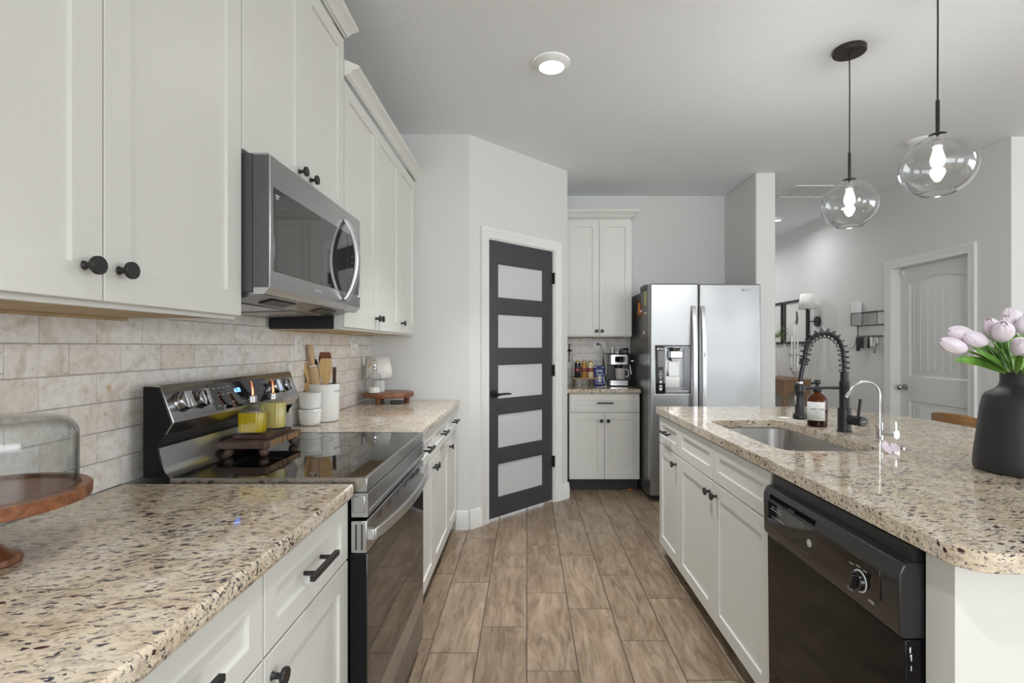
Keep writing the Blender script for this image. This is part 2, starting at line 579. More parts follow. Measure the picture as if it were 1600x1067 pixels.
def thing(name, label, cat, loc=(0, 0, 0), rotz=0.0, group=None, parent=None):
    o = bpy.data.objects.new(name, None)
    o.empty_display_size = 0.1
    COL.objects.link(o)
    o.location, o.rotation_euler = loc, (0, 0, rotz)
    return tag(o, label, cat, group)


def struct(name, mb, mat, label=None, parent=None, **kw):
    o = mb.build(name, mat, parent, **kw)
    if parent is None:
        o['kind'] = 'structure'
        if label:
            o['label'] = label
            o['category'] = name.split('_')[0]
    return o


def lettering(name, txt, size, mat, parent, M4, extrude=0.0004):
    """letters lying in the local XY plane of M4 (x right, y up, z towards the reader)"""
    cu = bpy.data.curves.new(name, 'FONT')
    cu.body = txt
    cu.size = size
    cu.extrude = extrude
    cu.align_x, cu.align_y = 'CENTER', 'CENTER'
    cu.resolution_u = 3
    t = bpy.data.objects.new('tmp', cu)
    COL.objects.link(t)
    dg = bpy.context.evaluated_depsgraph_get()
    me = bpy.data.meshes.new_from_object(t.evaluated_get(dg))
    bpy.data.objects.remove(t)
    me.name = name
    me.transform(M4)
    me.materials.clear()
    me.materials.append(mat)
    o = bpy.data.objects.new(name, me)
    COL.objects.link(o)
    if parent:
        o.parent = parent
    return o


def face_m(origin, right, up):
    r, u = Vector(right).normalized(), Vector(up).normalized()
    n = r.cross(u)
    m = Matrix((r, u, n)).transposed().to_4x4()
    m.translation = Vector(origin)
    return m


def copy_tree(o, parent=None):
    c = o.copy()
    COL.objects.link(c)
    if parent:
        c.parent = parent
    for ch in list(o.children):
        copy_tree(ch, c)
    return c


def rrect(x0, x1, y0, y1, r, n=6):
    pts = []
    for cx, cy, a0 in ((x1 - r, y0 + r, -90), (x1 - r, y1 - r, 0), (x0 + r, y1 - r, 90), (x0 + r, y0 + r, 180)):
        for k in range(n + 1):
            a = R(a0 + 90 * k / n)
            pts.append((cx + r * cos(a), cy + r * sin(a)))
    return pts


EAST, WEST, FRONT = R(90), R(-90), 0.0      # facing +X, facing -X, facing -Y

# ------------------------------------------------------------------ the setting
HC = 2.781                     # ceiling height
XL, XT = -1.11, -1.10          # left wall, face of its tiles
XR = 3.45                      # right wall of the hall
YRET = 3.606                   # wall at the end of the left counter


def floor_planks():
    mb = MB()
    lay = mb.rnd_layer()
    W, L, g = 0.206, 0.643, 0.0022
    offs = {0: .105, 1: .588, 2: .315, 3: .048, 4: .21, -1: .425, -2: .225, -3: .327}
    rr = random.Random(3)
    for c in range(-6, 44):
        off = offs.get(c, rr.random() * L)
        j = int((-7.0 - off) // L)
        while off + j * L < 8.0:
            y0, y1 = max(off + j * L, -7.0) + g, min(off + (j + 1) * L, 8.0) - g
            j += 1
            if y1 - y0 < 0.02:
                continue
            x0, x1 = c * W + g, (c + 1) * W - g
            e = 0.0012
            top = [mb.bm.verts.new(p) for p in ((x0 + e, y0 + e, 0), (x1 - e, y0 + e, 0), (x1 - e, y1 - e, 0), (x0 + e, y1 - e, 0))]
            low = [mb.bm.verts.new(p) for p in ((x0, y0, -.0022), (x1, y0, -.0022), (x1, y1, -.0022), (x0, y1, -.0022))]
            fs = [mb.face(top)] + [mb.face([low[k], low[(k + 1) % 4], top[(k + 1) % 4], top[k]]) for k in range(4)]
            col = (rr.random(), rr.random(), rr.random(), 1)
            for f in fs:
                for lp in f.loops:
                    lp[lay] = col
    return mb


fl = struct('floor', floor_planks(), M['floor'], 'wood-look tile floor of staggered brown planks')
gm = MB(); gm.box(-1.24, 9.1, -7.1, 8.1, -0.06, -0.0015)
struct('floor_bed', gm, M['fgrout'], parent=fl)

cm = MB(); cm.box(-1.3, 9.2, -7.2, 8.2, HC, HC + 0.1)
struct('ceiling', cm, M['ceil'], 'pale grey textured ceiling over the whole kitchen')

w = MB(); w.plate([-7.1, -6.7, -3.3, YRET + 0.1], [0, 0.4, 2.6, HC], [(1, 1)], 0, 0.12)
struct('wall_left', w, M['wall'], 'wall behind the range and the long counter', loc=(XL, 0, 0), rotz=EAST)
w = MB(); w.box(XL, -0.406, YRET, YRET + 0.1, 0, HC)
struct('wall_return', w, M['wall'], 'short wall closing the end of the left counter')
# pantry wall, running at 45 degrees, with the door opening
PA = Vector((-0.406, YRET, 0))
DX0, DX1, DZ1 = 0.178, 0.896, 2.08
w = MB(); w.plate([0, DX0, DX1, 1.063], [0, DZ1, HC], [(1, 0)], 0, 0.11)
struct('wall_pantry', w, M['wall'], 'angled wall holding the charcoal pantry door', loc=PA, rotz=R(45))
w = MB(); w.box(0.246, 0.346, 4.3575, 5.08, 0, HC)
struct('wall_nook', w, M['wall'], 'narrow wall between pantry and coffee counter')
w = MB(); w.box(0.246, 2.05, 5.08, 5.18, 0, HC)
struct('wall_back', w, M['wall'], 'back wall behind the fridge and coffee counter')
w = MB(); w.box(1.964, 2.134, 4.388, 8.05, 0, HC)
struct('wall_partition', w, M['wall'], 'wall end standing right of the fridge', bevel=0.012, seg=3)
# right wall of the hall, with a door opening
HY0, HY1 = 3.985, 4.855
w = MB(); w.plate([0, 8.05 - HY1, 8.05 - HY0, 8.05 - 3.645], [0, 2.03, HC], [(1, 0)], 0, 0.14)
struct('wall_right', w, M['wall'], 'hall wall with the white panelled door', loc=(XR, 8.05, 0), rotz=WEST)
w = MB(); w.box(XR + 0.1405, 9.05, 3.645, 3.785, 0, HC); 
struct('wall_dining', w, M['wall'], 'wall turning right in front of the hall door')
w = MB(); w.box(2.134, XR + 0.14, 8.05, 8.15, 0, HC)
struct('wall_hall_end', w, M['wall'])
# rear and far right walls with big windows, behind the viewer
w = MB(); w.plate([-1.11, -0.6, 3.0, 4.1, 7.7, 9.0], [0, 0.4, 2.6, HC], [(1, 1), (3, 1)], 0, 0.12)
struct('wall_rear', w, M['wall'], loc=(0, -7.0, 0))
w = MB(); w.plate([0, 2.345, 7.345, 10.625], [0, 0.4, 2.6, HC], [(1, 1)], 0, 0.12)
struct('wall_far_right', w, M['wall'], loc=(9.0, 3.645, 0), rotz=WEST)


def window(i, loc, rotz, w_, h_):
    f = MB()
    n = 3
    xs = [0, 0.06]
    for k in range(n):
        a = 0.06 + (w_ - 0.12) * (k + 1) / n
        xs += [a - 0.02, a + 0.02] if k < n - 1 else [a, w_]
    f.plate(xs, [0, 0.06, h_ - 0.06, h_], [(1, 1), (3, 1), (5, 1)], 0, 0.06)
    o = struct('window_%d' % i, f, M['trim'], loc=loc, rotz=rotz)
    p = MB(); p.box(0.06, w_ - 0.06, 0.028, 0.034, 0.06, h_ - 0.06)
    p.build('pane', M['pane'], o)


window(1, (-0.6, -6.98, 0.4), 0, 3.6, 2.2)
window(2, (4.1, -6.98, 0.4), 0, 3.6, 2.2)
window(3, (9.02, 3.645 - 2.345, 0.4), WEST, 5.0, 2.2)

window(4, (XL - 0.03, -6.7, 0.4), EAST, 3.4, 2.2)  # unseen left window, added to brighten island fronts and hall wall

# baseboards
BB = [(0, 0), (0.016, 0), (0.016, 0.085), (0.011, 0.10), (0.011, 0.118), (0.005, 0.132), (0, 0.132)]


def baseboard(name, p0, p1, label=None):
    p0, p1 = Vector(p0), Vector(p1)
    L = (p1 - p0).length
    a = math.atan2(p1.y - p0.y, p1.x - p0.x)
    mb = MB(); mb.prism([(-d, z) for d, z in BB], 'x', 0, L)
    return struct(name, mb, M['trim'], label, loc=(p0.x, p0.y, 0), rotz=a)


baseboard('baseboard_return', (-0.50, YRET, 0), (-0.412, YRET, 0), 'white baseboard beside the end of the left cabinets')
d45 = Vector((cos(R(45)), sin(R(45)), 0))
baseboard('baseboard_pantry_left', PA + d45 * 0.0, PA + d45 * 0.105, 'white baseboard left of the pantry door')
baseboard('baseboard_pantry_right', PA + d45 * 0.976, PA + d45 * 1.075, 'white baseboard right of the pantry door')
baseboard('baseboard_right', (XR, 8.0, 0), (XR, 4.925, 0))

# casings
CAS = [(0, 0), (0.062, 0), (0.072, -0.004), (0.072, 0.020), (0.056, 0.020), (0.048, 0.014), (0.03, 0.014), (0.02, 0.010), (0.0, 0.010)]


def casing(name, loc, rotz, x0, x1, z1, label, d=0.072):
    """door casing around an opening, profile runs from the opening outwards"""
    mb = MB()
    rings = []
    for (px, pz, mx, mz) in ((x0, 0, -1, 0), (x0, z1, -1, 1), (x1, z1, 1, 1), (x1, 0, 1, 0)):
        rings.append([(px + mx * o, -h, pz + mz * o) for o, h in CAS])
    mb.loops(rings)
    return struct(name, mb, M['trim'], label, loc=loc, rotz=rotz)


# pantry door
casing('trim_1', PA, R(45), DX0 - 0.002, DX1 + 0.002, DZ1 + 0.002, 'white casing around the charcoal pantry door')
jm = MB()
jm.box(DX0, DX0 + 0.008, 0.0, 0.11, 0, DZ1 - 0.0005); jm.box(DX1 - 0.008, DX1, 0.0, 0.11, 0, DZ1 - 0.0005); jm.box(DX0 + .008, DX1 - .008, 0.0, 0.11, DZ1 - 0.008, DZ1 - 0.0005)
struct('trim_2', jm, M['trim'], 'white jamb inside the pantry door opening', loc=PA, rotz=R(45))
dx0, dx1 = DX0 + 0.010, DX1 - 0.010
gx0, gx1 = 0.281, 0.782
panes = [(0.155, 0.417), (0.521, 0.785), (0.890, 1.156), (1.270, 1.533), (1.647, 1.910)]
zs = [0.018]
for a, b in panes:
    zs += [a, b]
zs.append(2.068)
dm = MB(); dm.plate([dx0, gx0, gx1, dx1], zs, [(1, 1 + 2 * k) for k in range(5)], 0.012, 0.047)
door1 = struct('door_1', dm, M['doorp'], 'charcoal pantry door with five frosted glass panels', loc=PA, rotz=R(45), bevel=0.002)
for a, b in panes:
    p = MB(); p.box(gx0 - 0.005, gx1 + 0.005, 0.024, 0.030, a - 0.005, b + 0.005)
    p.build('glass_panel', M['frost'], door1)
    s = MB(); s.plate([gx0, gx0 + 0.008, gx1 - 0.008, gx1], [a, a + 0.008, b - 0.008, b], [(1, 1)], 0.016, 0.0238)
    s.build('glazing_bead', M['doorp'], door1)
h = MB()
h.cyl((0.240, 0.012, 0.935), 0.031, -0.012, 'y', 28)
h.cyl((0.240, 0.0, 0.935), 0.011, -0.05, 'y', 16)
h.tube([(0.232, -0.045, 0.935), (0.26, -0.050, 0.937), (0.31, -0.050, 0.938), (0.362, -0.045, 0.933)], [0.010, 0.009, 0.008, 0.006], 12)
h.build('lever_handle', M['black'], door1)
for z in (0.339, 1.09, 1.85):
    k = MB(); k.box(dx1 - 0.006, dx1 + 0.016, -0.003, 0.011, z - 0.045, z + 0.045); k.cyl((dx1 + 0.005, -0.006, z - 0.047), 0.006, 0.094, 'z', 10)
    k.build('hinge', M['black'], door1)

# hall door
WLOC = (XR, 8.05, 0)
hx0, hx1 = 8.05 - HY1, 8.05 - HY0
casing('trim_3', WLOC, WEST, hx0 + 0.01, hx1 - 0.01, 2.02, 'white casing around the panelled hall door')
jm = MB(); jm.box(hx0, hx0 + 0.012, 0.0, 0.14, 0, 2.03); jm.box(hx1 - 0.012, hx1, 0.0, 0.14, 0, 2.03); jm.box(hx0 + .012, hx1 - .012, 0.0, 0.14, 2.018, 2.03)
struct('trim_4', jm, M['trim'], 'white jamb of the hall door', loc=WLOC, rotz=WEST)
a0, a1 = hx0 + 0.014, hx1 - 0.014
ax0, ax1 = a0 + 0.105, a1 - 0.105


def arch(x0, x1, z0, z1, rise, inset=0.0, n=14):
    x0, x1, z0, z1 = x0 + inset, x1 - inset, z0 + inset, z1 - inset
    pts = [(x0, z0), (x1, z0)]
    for k in range(n + 1):
        t = k / n
        pts.append((x1 + (x0 - x1) * t, z1 - rise + rise * (1 - (2 * t - 1) ** 2)))
    return pts


dm = MB()
swap = Matrix(((1, 0, 0, 0), (0, 0, 1, 0), (0, 1, 0, 0), (0, 0, 0, 1)))
outer = [(a0, 0.012), (a1, 0.012), (a1, 2.014), (a0, 2.014)]
up, lo = arch(ax0, ax1, 1.01, 1.91, 0.05), [(ax0, 0.24), (ax1, 0.24), (ax1, 0.79), (ax0, 0.79)]
dm.poly_fill(outer, [up, lo], 0.085, 0.12)
bmesh.ops.transform(dm.bm, matrix=swap, verts=dm.bm.verts)
door2 = struct('door_2', dm, M['wdoor'], 'white hall door with arched grooved panel', loc=WLOC, rotz=WEST)


def raised(polyf):
    mb = MB()
    rings = []
    for ins, y in ((0.0, 0.088), (0.012, 0.099), (0.030, 0.099), (0.050, 0.092)):
        rings.append([(p[0], y, p[1]) for p in polyf(ins)])
    mb.loops(rings, True, False, True)
    return mb


raised(lambda i: arch(ax0, ax1, 1.01, 1.91, 0.05, i)).build('upper_panel', M['wdoor'], door2)
raised(lambda i: [(ax0 + i, 0.24 + i), (ax1 - i, 0.24 + i), (ax1 - i, 0.79 - i), (ax0 + i, 0.79 - i)]).build('lower_panel', M['wdoor'], door2)
gr = MB()
k = ax0 + 0.05
while k < ax1 - 0.05:
    gr.prism([(k - 0.005, 0.0925), (k - 0.002, 0.0895), (k + 0.002, 0.0895), (k + 0.005, 0.0925)], 'z', 1.075, 1.805)
    gr.prism([(k - 0.005, 0.0925), (k - 0.002, 0.0895), (k + 0.002, 0.0895), (k + 0.005, 0.0925)], 'z', 0.30, 0.735)
    k += 0.082
gr.build('grooved_boards', M['wdoor'], door2)
h = MB()
h.cyl((a0 + 0.065, 0.085, 0.907), 0.032, -0.010, 'y', 24); h.cyl((a0 + 0.065, 0.077, 0.907), 0.012, -0.035, 'y', 14)
h.sphere((a0 + 0.065, 0.030, 0.907), 0.027, 1, 0.85, 1, 20, 10)
h.build('door_knob', M['nickel'], door2)
s = MB(); s.box(a0 + 0.012, a0 + 0.055, 0.068, 0.085, 1.955, 2.0); s.build('door_sensor', M['whitep'], door2, bevel=0.004)


# ------------------------------------------------------------------ tiled backsplashes
def tiles(length, rows, phases, TL=0.155, TH=0.0762, z0=0.914, seed=1, skip=None):
    mb = MB(); lay = mb.rnd_layer()
    rr = random.Random(seed)
    for r in range(rows):
        x = phases[r % len(phases)] - TL
        while x < length:
            xa, xb = max(x, 0), min(x + TL, length)
            x += TL
            if xb - xa < 0.008 or (skip and skip(r, (xa + xb) / 2)):
                continue
            za, zb = z0 + r * TH, z0 + (r + 1) * TH
            g = rr.uniform(0.0004, 0.0010)
            f = rr.random() * 0.0022
            gx = rr.choice((0.0, 0.0001, 0.0002, 0.0006))
            out = [(xa + gx, 0.008, za + g), (xb - gx, 0.008, za + g), (xb - gx, 0.008, zb - g), (xa + gx, 0.008, zb - g)]
            n = 4
            ring0, ring1 = [], []
            for k in range(4):
                p, q = Vector(out[k]), Vector(out[(k + 1) % 4])
                for s in range(n):
                    v = p.lerp(q, s / n)
                    ring0.append(v)
            c = Vector(((xa + xb) / 2, 0, (za + zb) / 2))
            for v in ring0:
                d = Vector((c.x - v.x, 0, c.z - v.z))
                ix = 0.0006 + rr.random() * 0.0012
                ring1.append(Vector((v.x + 0.6 * (ix if d.x > 0 else -ix) * (abs(d.x) > (xb - xa) / 2 - 0.004), f, v.z + (ix if d.z > 0 else -ix) * (abs(d.z) > TH / 2 - 0.004))))
            A = [mb.bm.verts.new(v) for v in ring0]
            B = [mb.bm.verts.new(v) for v in ring1]
            fs = [mb.face(B)] + [mb.face([A[k], A[(k + 1) % len(A)], B[(k + 1) % len(A)], B[k]]) for k in range(len(A))]
            col = (rr.random(), rr.random(), rr.random(), 1)
            for fc in fs:
                if fc:
                    for lp in fc.loops:
                        lp[lay] = col
    return mb


YB = -0.4
tb = tiles(YRET - YB, 7, [(1.077 - YB) % .155, (1.155 - YB) % .155], skip=lambda r, x: r == 6 and not 1.40 < x + YB < 2.2, seed=5)
bs = tb.build('wall_backsplash', M['trav'], None, (XT, YB, 0), EAST)
bs['kind'] = 'structure'; bs['label'] = 'travertine brick tile backsplash behind the range'; bs['category'] = 'backsplash'
g = MB(); g.box(0, YRET - YB, 0.0035, 0.0098, 0.914, 1.371); g.box(1.41 - YB, 2.19 - YB, 0.0035, 0.0098, 1.371, 1.447)
g.build('tile_grout', M['grout'], bs)
tb = tiles(0.985 - 0.346, 7, [0.02, 0.098], skip=lambda r, x: r == 6, seed=9)
bs = tb.build('wall_backsplash_nook', M['trav'], None, (0.346, 5.07, 0), FRONT)
bs['kind'] = 'structure'; bs['label'] = 'travertine tiles behind the coffee maker'; bs['category'] = 'backsplash'
g = MB(); g.box(0, 0.639, 0.0035, 0.0098, 0.914, 1.371); g.build('tile_grout', M['grout'], bs)


# ------------------------------------------------------------------ cabinets
def knob(parent, x, z, y=0.0):
    mb = MB()
    rot = Matrix.Rotation(pi / 2, 4, 'X')
    mb.lathe([(0.0085, 0), (0.0062, 0.004), (0.0055, 0.016), (0.007, 0.019), (0.0155, 0.0205), (0.0165, 0.022), (0.0165, 0.0275), (0.0155, 0.029)], (x, y, z), 24, rot)
    return mb.build('knob', M['black'], parent)


def bar_pull(parent, x, z, L=0.146, y=0.0):
    mb = MB()
    mb.box(x - L / 2, x + L / 2, y - 0.036, y - 0.025, z - 0.006, z + 0.006)
    for s in (-1, 1):
        mb.cyl((x + s * L * 0.30, y, z), 0.0052, -0.027, 'y', 12)
    return mb.build('bar_pull', M['black'], parent, bevel=0.001)


def fronts(root, items, zoff=0.0):
    """items: (name, x0, x1, z0, z1, rail, hardware)"""
    for nm, x0, x1, z0, z1, rail, hw in items:
        mb = MB(); mb.shaker(x0, x1, z0, z1, 0, 0.019, rail)
        d = mb.build(nm, M['cab'], root, angle=20)
        if hw:
            (knob if hw[0] == 'knob' else bar_pull)(d, *hw[1:])


def base_cabinet(label, loc, rotz, w, items, depth=0.60, group=None, toe_y=0.085, name='base_cabinet', z0=0.10):
    root = thing(name, label, 'cabinet', loc, rotz, group)
    b = MB(); b.box(0.001, w - 0.001, 0.0195, depth, z0, 0.874)
    b.build('cabinet_box', M['cab'], root)
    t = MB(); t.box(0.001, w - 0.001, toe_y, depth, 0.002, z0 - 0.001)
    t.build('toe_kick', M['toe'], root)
    fronts(root, items)
    return root


def crown(parent, w, z, left, right, depth, d0=0.047, h=0.066):
    prof = [(0.0, 0.0), (0.004, 0.0), (0.006, 0.006), (0.012, 0.009), (0.016, 0.018), (0.026, 0.034), (0.040, 0.046), (0.0445, 0.050), (0.0455, 0.056), (0.047, 0.058), (0.047, 0.066), (0.0, 0.066)]
    k, kz = d0 / 0.047, h / 0.066
    rings = []
    P = [(a * k, b * kz) for a, b in prof]
    if left == 'wrap':
        rings.append([(-d, depth, z + q) for d, q in P]); rings.append([(-d, -d, z + q) for d, q in P])
    elif left == 'mitre':
        rings.append([(d, -d, z + q) for d, q in P])
    else:
        rings.append([(0, -d, z + q) for d, q in P])
    if right == 'wrap':
        rings.append([(w + d, -d, z + q) for d, q in P]); rings.append([(w + d, depth, z + q) for d, q in P])
    else:
        rings.append([(w, -d, z + q) for d, q in P])
    mb = MB(); mb.loops(rings)
    return mb.build('crown_moulding', M['cab'], parent)


def wall_cabinet(label, loc, rotz, w, z0, z1, items, depth=0.32, cr=None, group=None, cz=None, dark=False, bottom=True):
    root = thing('wall_cabinet', label, 'cabinet', loc, rotz, group)
    b = MB()
    b.box(0.001, w - 0.001, 0.0195, depth, z0 + (0.018 if bottom else 0), z1)
    if bottom:       # face frame lip around the recessed underside
        b.box(0.001, w - 0.001, 0.0195, 0.038, z0, z0 + 0.018)
        b.box(0.001, 0.018, 0.038, depth, z0, z0 + 0.018); b.box(w - 0.018, w - 0.001, 0.038, depth, z0, z0 + 0.018)
    b.build('cabinet_box', M['cab'], root)
    if bottom:
        u = MB(); u.box(0.0185, w - 0.0185, 0.0385, depth, z0 + 0.003, z0 + 0.0175)
        u.build('underside_panel', M['ply'], root)
        c = MB(); c.box(0.0185, w - 0.0185, depth - 0.022, depth, z0 - 0.004, z0 + 0.0025)
        c.build('mounting_cleat', M['ply'], root)
    if dark:
        s = MB(); s.box(-0.0025, 0.0005, 0.045, depth, z0 + 0.001, z0 + 0.075)
        s.build('side_strip', M['blackp'], root)
    fronts(root, items)
    if cr:
        crown(root, w, cz if cz else z1 - 0.012, cr[0], cr[1], depth, *cr[2:])
    return root


FX = -0.49     # face of the left base cabinets
# nearest (partly behind the picture edge) and the one beside the range
base_cabinet('white drawer base cabinet in the near left corner, under the cake stand', (FX, 0.448, 0), EAST, 0.505,
             [('drawer', 0.002, 0.503, 0.708, 0.866, 0.047, ('bar', 0.252, 0.79)), ('door', 0.002, 0.2505, 0.105, 0.703, 0.06, ('knob', 0.222, 0.655)),
              ('door', 0.2535, 0.503, 0.105, 0.703, 0.06, ('knob', 0.282, 0.655))])
base_cabinet('white drawer base cabinet standing against the near side of the range', (FX, 0.955, 0), EAST, 0.449,
             [('drawer', 0.002, 0.447, 0.708, 0.866, 0.047, ('bar', 0.215, 0.79)), ('door', 0.002, 0.447, 0.105, 0.703, 0.06, ('knob', 0.030, 0.655))])
# beyond the range
base_cabinet('white two-drawer two-door base cabinet on the far side of the range', (FX, 2.178, 0), EAST, 1.032,
             [('drawer', 0.002, 0.527, 0.708, 0.866, 0.047, ('bar', 0.305, 0.79)), ('drawer', 0.532, 1.030, 0.708, 0.866, 0.047, ('bar', 0.78, 0.79)),
              ('door', 0.002, 0.527, 0.105, 0.703, 0.06, ('knob', 0.500, 0.655)), ('door', 0.532, 1.030, 0.105, 0.703, 0.06, ('knob', 0.560, 0.655))])
base_cabinet('narrow white one-door base cabinet at the far end of the left run', (FX, 3.211, 0), EAST, 0.393,
             [('drawer', 0.002, 0.385, 0.708, 0.866, 0.047, ('bar', 0.20, 0.79)), ('door', 0.002, 0.385, 0.105, 0.703, 0.06, ('knob', 0.030, 0.655))])

UX = -0.78     # face of the left wall cabinets
wall_cabinet('large white wall cabinet nearest the viewer with two round knobs', (UX, 0.44, 0), EAST, 0.962, 1.362, 2.46,
             [('door', 0.002, 0.5025, 1.372, 2.43, 0.064, ('knob', 0.463, 1.432)), ('door', 0.5055, 0.960, 1.372, 2.43, 0.064, ('knob', 0.540, 1.434))],
             cr=('flat', 'flat'), cz=2.45)
wall_cabinet('tall white wall cabinet above the microwave', (UX, 1.4035, 0), EAST, 0.784, 1.826, 2.62,
             [('door', 0.002, 0.391, 1.832, 2.595, 0.064, ('knob', 0.352, 1.888)), ('door', 0.394, 0.782, 1.832, 2.595, 0.064, ('knob', 0.442, 1.888))],
             cr=('wrap', 'wrap'), cz=2.606, bottom=False)
wall_cabinet('white two-door wall cabinet right of the microwave', (UX, 2.190, 0), EAST, 0.957, 1.362, 2.46,
             [('door', 0.004, 0.4805, 1.372, 2.43, 0.064, ('knob', 0.452, 1.432)), ('door', 0.4835, 0.955, 1.372, 2.43, 0.064, ('knob', 0.512, 1.432))],
             cr=('mitre', 'flat'), cz=2.45, dark=True)
wall_cabinet('narrow white one-door wall cabinet in the corner by the pantry', (UX, 3.1485, 0), EAST, 0.456, 1.362, 2.46,
             [('door', 0.002, 0.410, 1.372, 2.43, 0.064, ('knob', 0.034, 1.432))], cr=('flat', 'flat'), cz=2.45)

# coffee nook
base_cabinet('white base cabinet under the coffee counter, left of the fridge', (0.375, 4.523, 0), FRONT, 0.624,
             [('drawer', 0.006, 0.622, 0.708, 0.866, 0.055, ('bar', 0.315, 0.79)), ('door', 0.002, 0.3105, 0.115, 0.703, 0.06, ('knob', 0.283, 0.632)),
              ('door', 0.3135, 0.622, 0.115, 0.703, 0.06, ('knob', 0.343, 0.632))], depth=0.545, z0=0.112, toe_y=0.10)
wall_cabinet('white two-door wall cabinet above the coffee maker', (0.352, 4.75, 0), FRONT, 0.624, 1.378, 2.49,
             [('door', 0.010, 0.3185, 1.388, 2.459, 0.06, ('knob', 0.295, 1.43)), ('door', 0.3215, 0.622, 1.388, 2.459, 0.06, ('knob', 0.345, 1.43))],
             depth=0.318, cr=('flat', 'wrap', 0.062, 0.068), cz=2.478)

# island
IX = 0.815
base_cabinet('white one-door base cabinet at the far end of the island', (IX, 3.145, 0), WEST, 0.398,
             [('drawer', 0.002, 0.396, 0.702, 0.866, 0.05, ('bar', 0.205, 0.79)), ('door', 0.002, 0.396, 0.088, 0.697, 0.06, ('knob', 0.350, 0.645))], depth=0.60, z0=0.085, toe_y=0.06)
base_cabinet('white two-door sink base cabinet in the middle of the island', (IX, 2.746, 0), WEST, 1.034,
             [('false_front', 0.002, 0.505, 0.702, 0.866, 0.05, None), ('false_front', 0.510, 1.028, 0.702, 0.866, 0.05, None),
              ('door', 0.002, 0.505, 0.088, 0.697, 0.06, ('knob', 0.470, 0.645)), ('door', 0.510, 1.028, 0.088, 0.697, 0.06, ('knob', 0.548, 0.645))],
             depth=0.07, z0=0.085, toe_y=0.06)
ip = thing('island_panel', 'plain white panelling on the near end and seating side of the island', 'panel', (1.3, 0.99, 0))
e = MB(); e.box(0.828 - 1.3, 1.76 - 1.3, 0.0, 0.072, 0.0, 0.872); e.build('end_panel', M['cab'], ip)
e = MB(); e.box(1.70 - 1.3, 1.76 - 1.3, 0.0725, 2.15, 0.0, 0.872); e.build('back_panel', M['cab'], ip)
e = MB(); e.box(1.42 - 1.3, 1.699 - 1.3, 2.13, 2.15, 0.0, 0.872); e.build('far_panel', M['cab'], ip)


# ------------------------------------------------------------------ granite worktops
def worktop(label, outline, holes=(), z0=0.876, z1=0.914, bev=0.011):
    mb = MB(); mb.poly_fill(outline, list(holes), z0, z1)
    o = mb.build('countertop', M['granite'], None, bevel=bev, seg=3, bang=50)
    return tag(o, label, 'countertop')


worktop('speckled granite countertop in the near left, under the cake stand', [(-1.099, -0.35), (-0.472, -0.35), (-0.472, 1.4065), (-1.099, 1.4065)])
worktop('granite countertop beyond the range, under the utensil crock', [(-1.099, 2.176), (-0.472, 2.176), (-0.472, 3.604), (-1.099, 3.604)])
worktop('short granite countertop under the coffee maker', [(0.3475, 4.492), (1.007, 4.492), (1.007, 5.069), (0.3475, 5.069)])
SINK = rrect(0.915, 1.295, 1.835, 2.605, 0.075, 8)
isl = []
for k in range(7):
    a = R(180 + 90 * k / 6)
    isl.append((0.80 + 0.06 + 0.06 * cos(a), 0.925 + 0.06 + 0.06 * sin(a)))
isl += [(2.06, 0.925), (2.06, 2.60), (2.035, 2.70), (1.975, 2.83), (1.915, 2.96), (1.875, 3.10), (1.83, 3.175), (1.78, 3.195)]
for k in range(5):
    a = R(90 + 90 * k / 4)
    isl.append((0.80 + 0.03 + 0.03 * cos(a), 3.195 - 0.03 + 0.03 * sin(a)))
worktop('big granite island countertop with an undermount sink cut-out', isl, [SINK])

# ------------------------------------------------------------------ range
RW = 0.762
rg = thing('range', 'stainless electric range with black glass cooktop and oven door', 'stove', (-0.44, 1.411, 0), EAST)
# local: x along the wall (away from the viewer), y into the wall, z up
b = MB(); b.box(0.002, RW - 0.002, 0.05, 0.615, 0.09, 0.885); b.build('body', M['enamel'], rg)
b = MB(); b.box(0.03, RW - 0.03, 0.06, 0.55, 0.004, 0.089); b.build('plinth', M['blackp'], rg)
b = MB()
b.box(0, RW, 0.0, 0.009, 0.886, 0.926); b.box(0, 0.009, 0.009, 0.545, 0.886, 0.926); b.box(RW - 0.009, RW, 0.009, 0.545, 0.886, 0.926)
b.build('cooktop_trim', M['steel'], rg, bevel=0.002)
b = MB(); b.box(0.0093, RW - 0.0093, 0.0093, 0.545, 0.9, 0.9245); b.build('glass_cooktop', M['glassblk'], rg)
for cx, cy, r in ((0.19, 0.16, 0.10), (0.57, 0.16, 0.115), (0.19, 0.40, 0.075), (0.57, 0.40, 0.085)):
    b = MB(); b.loops([[(cx + q * cos(2 * pi * k / 48), cy + q * sin(2 * pi * k / 48), 0.9247) for k in range(48)] for q in (r - 0.0008, r + 0.0008)], True, False, False)
    b.build('burner_ring', M['dink'], rg)
# front panel, oven door, drawer
b = MB(); b.shaker(0, RW, 0.818, 0.8845, -0.002, 0.045, 0.013, 0.004, 0.006); b.build('front_panel', M['steel'], rg)
b = MB(); b.plate([-0.001, RW + 0.001], [0.718, 0.808], [], 0.0, 0.046)
dt = b.build('oven_door_band', M['steel'], rg, bevel=0.003)
for i in range(6):
    for dz in (0.0, 0.009):
        v = MB(); v.box(0.10 + i * 0.108, 0.145 + i * 0.108, -0.0006, 0.002, 0.781 + dz, 0.785 + dz); v.build('vent_slot', M['blackp'], dt)
for dy in (0.014, 0.030):
    v = MB(); v.box(-0.0017, 0.002, dy - 0.002, dy + 0.002, 0.728, 0.798); v.build('vent_slot', M['blackp'], dt)
b = MB(); b.box(0.0, RW, -0.001, 0.046, 0.276, 0.7175); b.build('oven_door_glass', M['ovenglass'], rg, bevel=0.002)
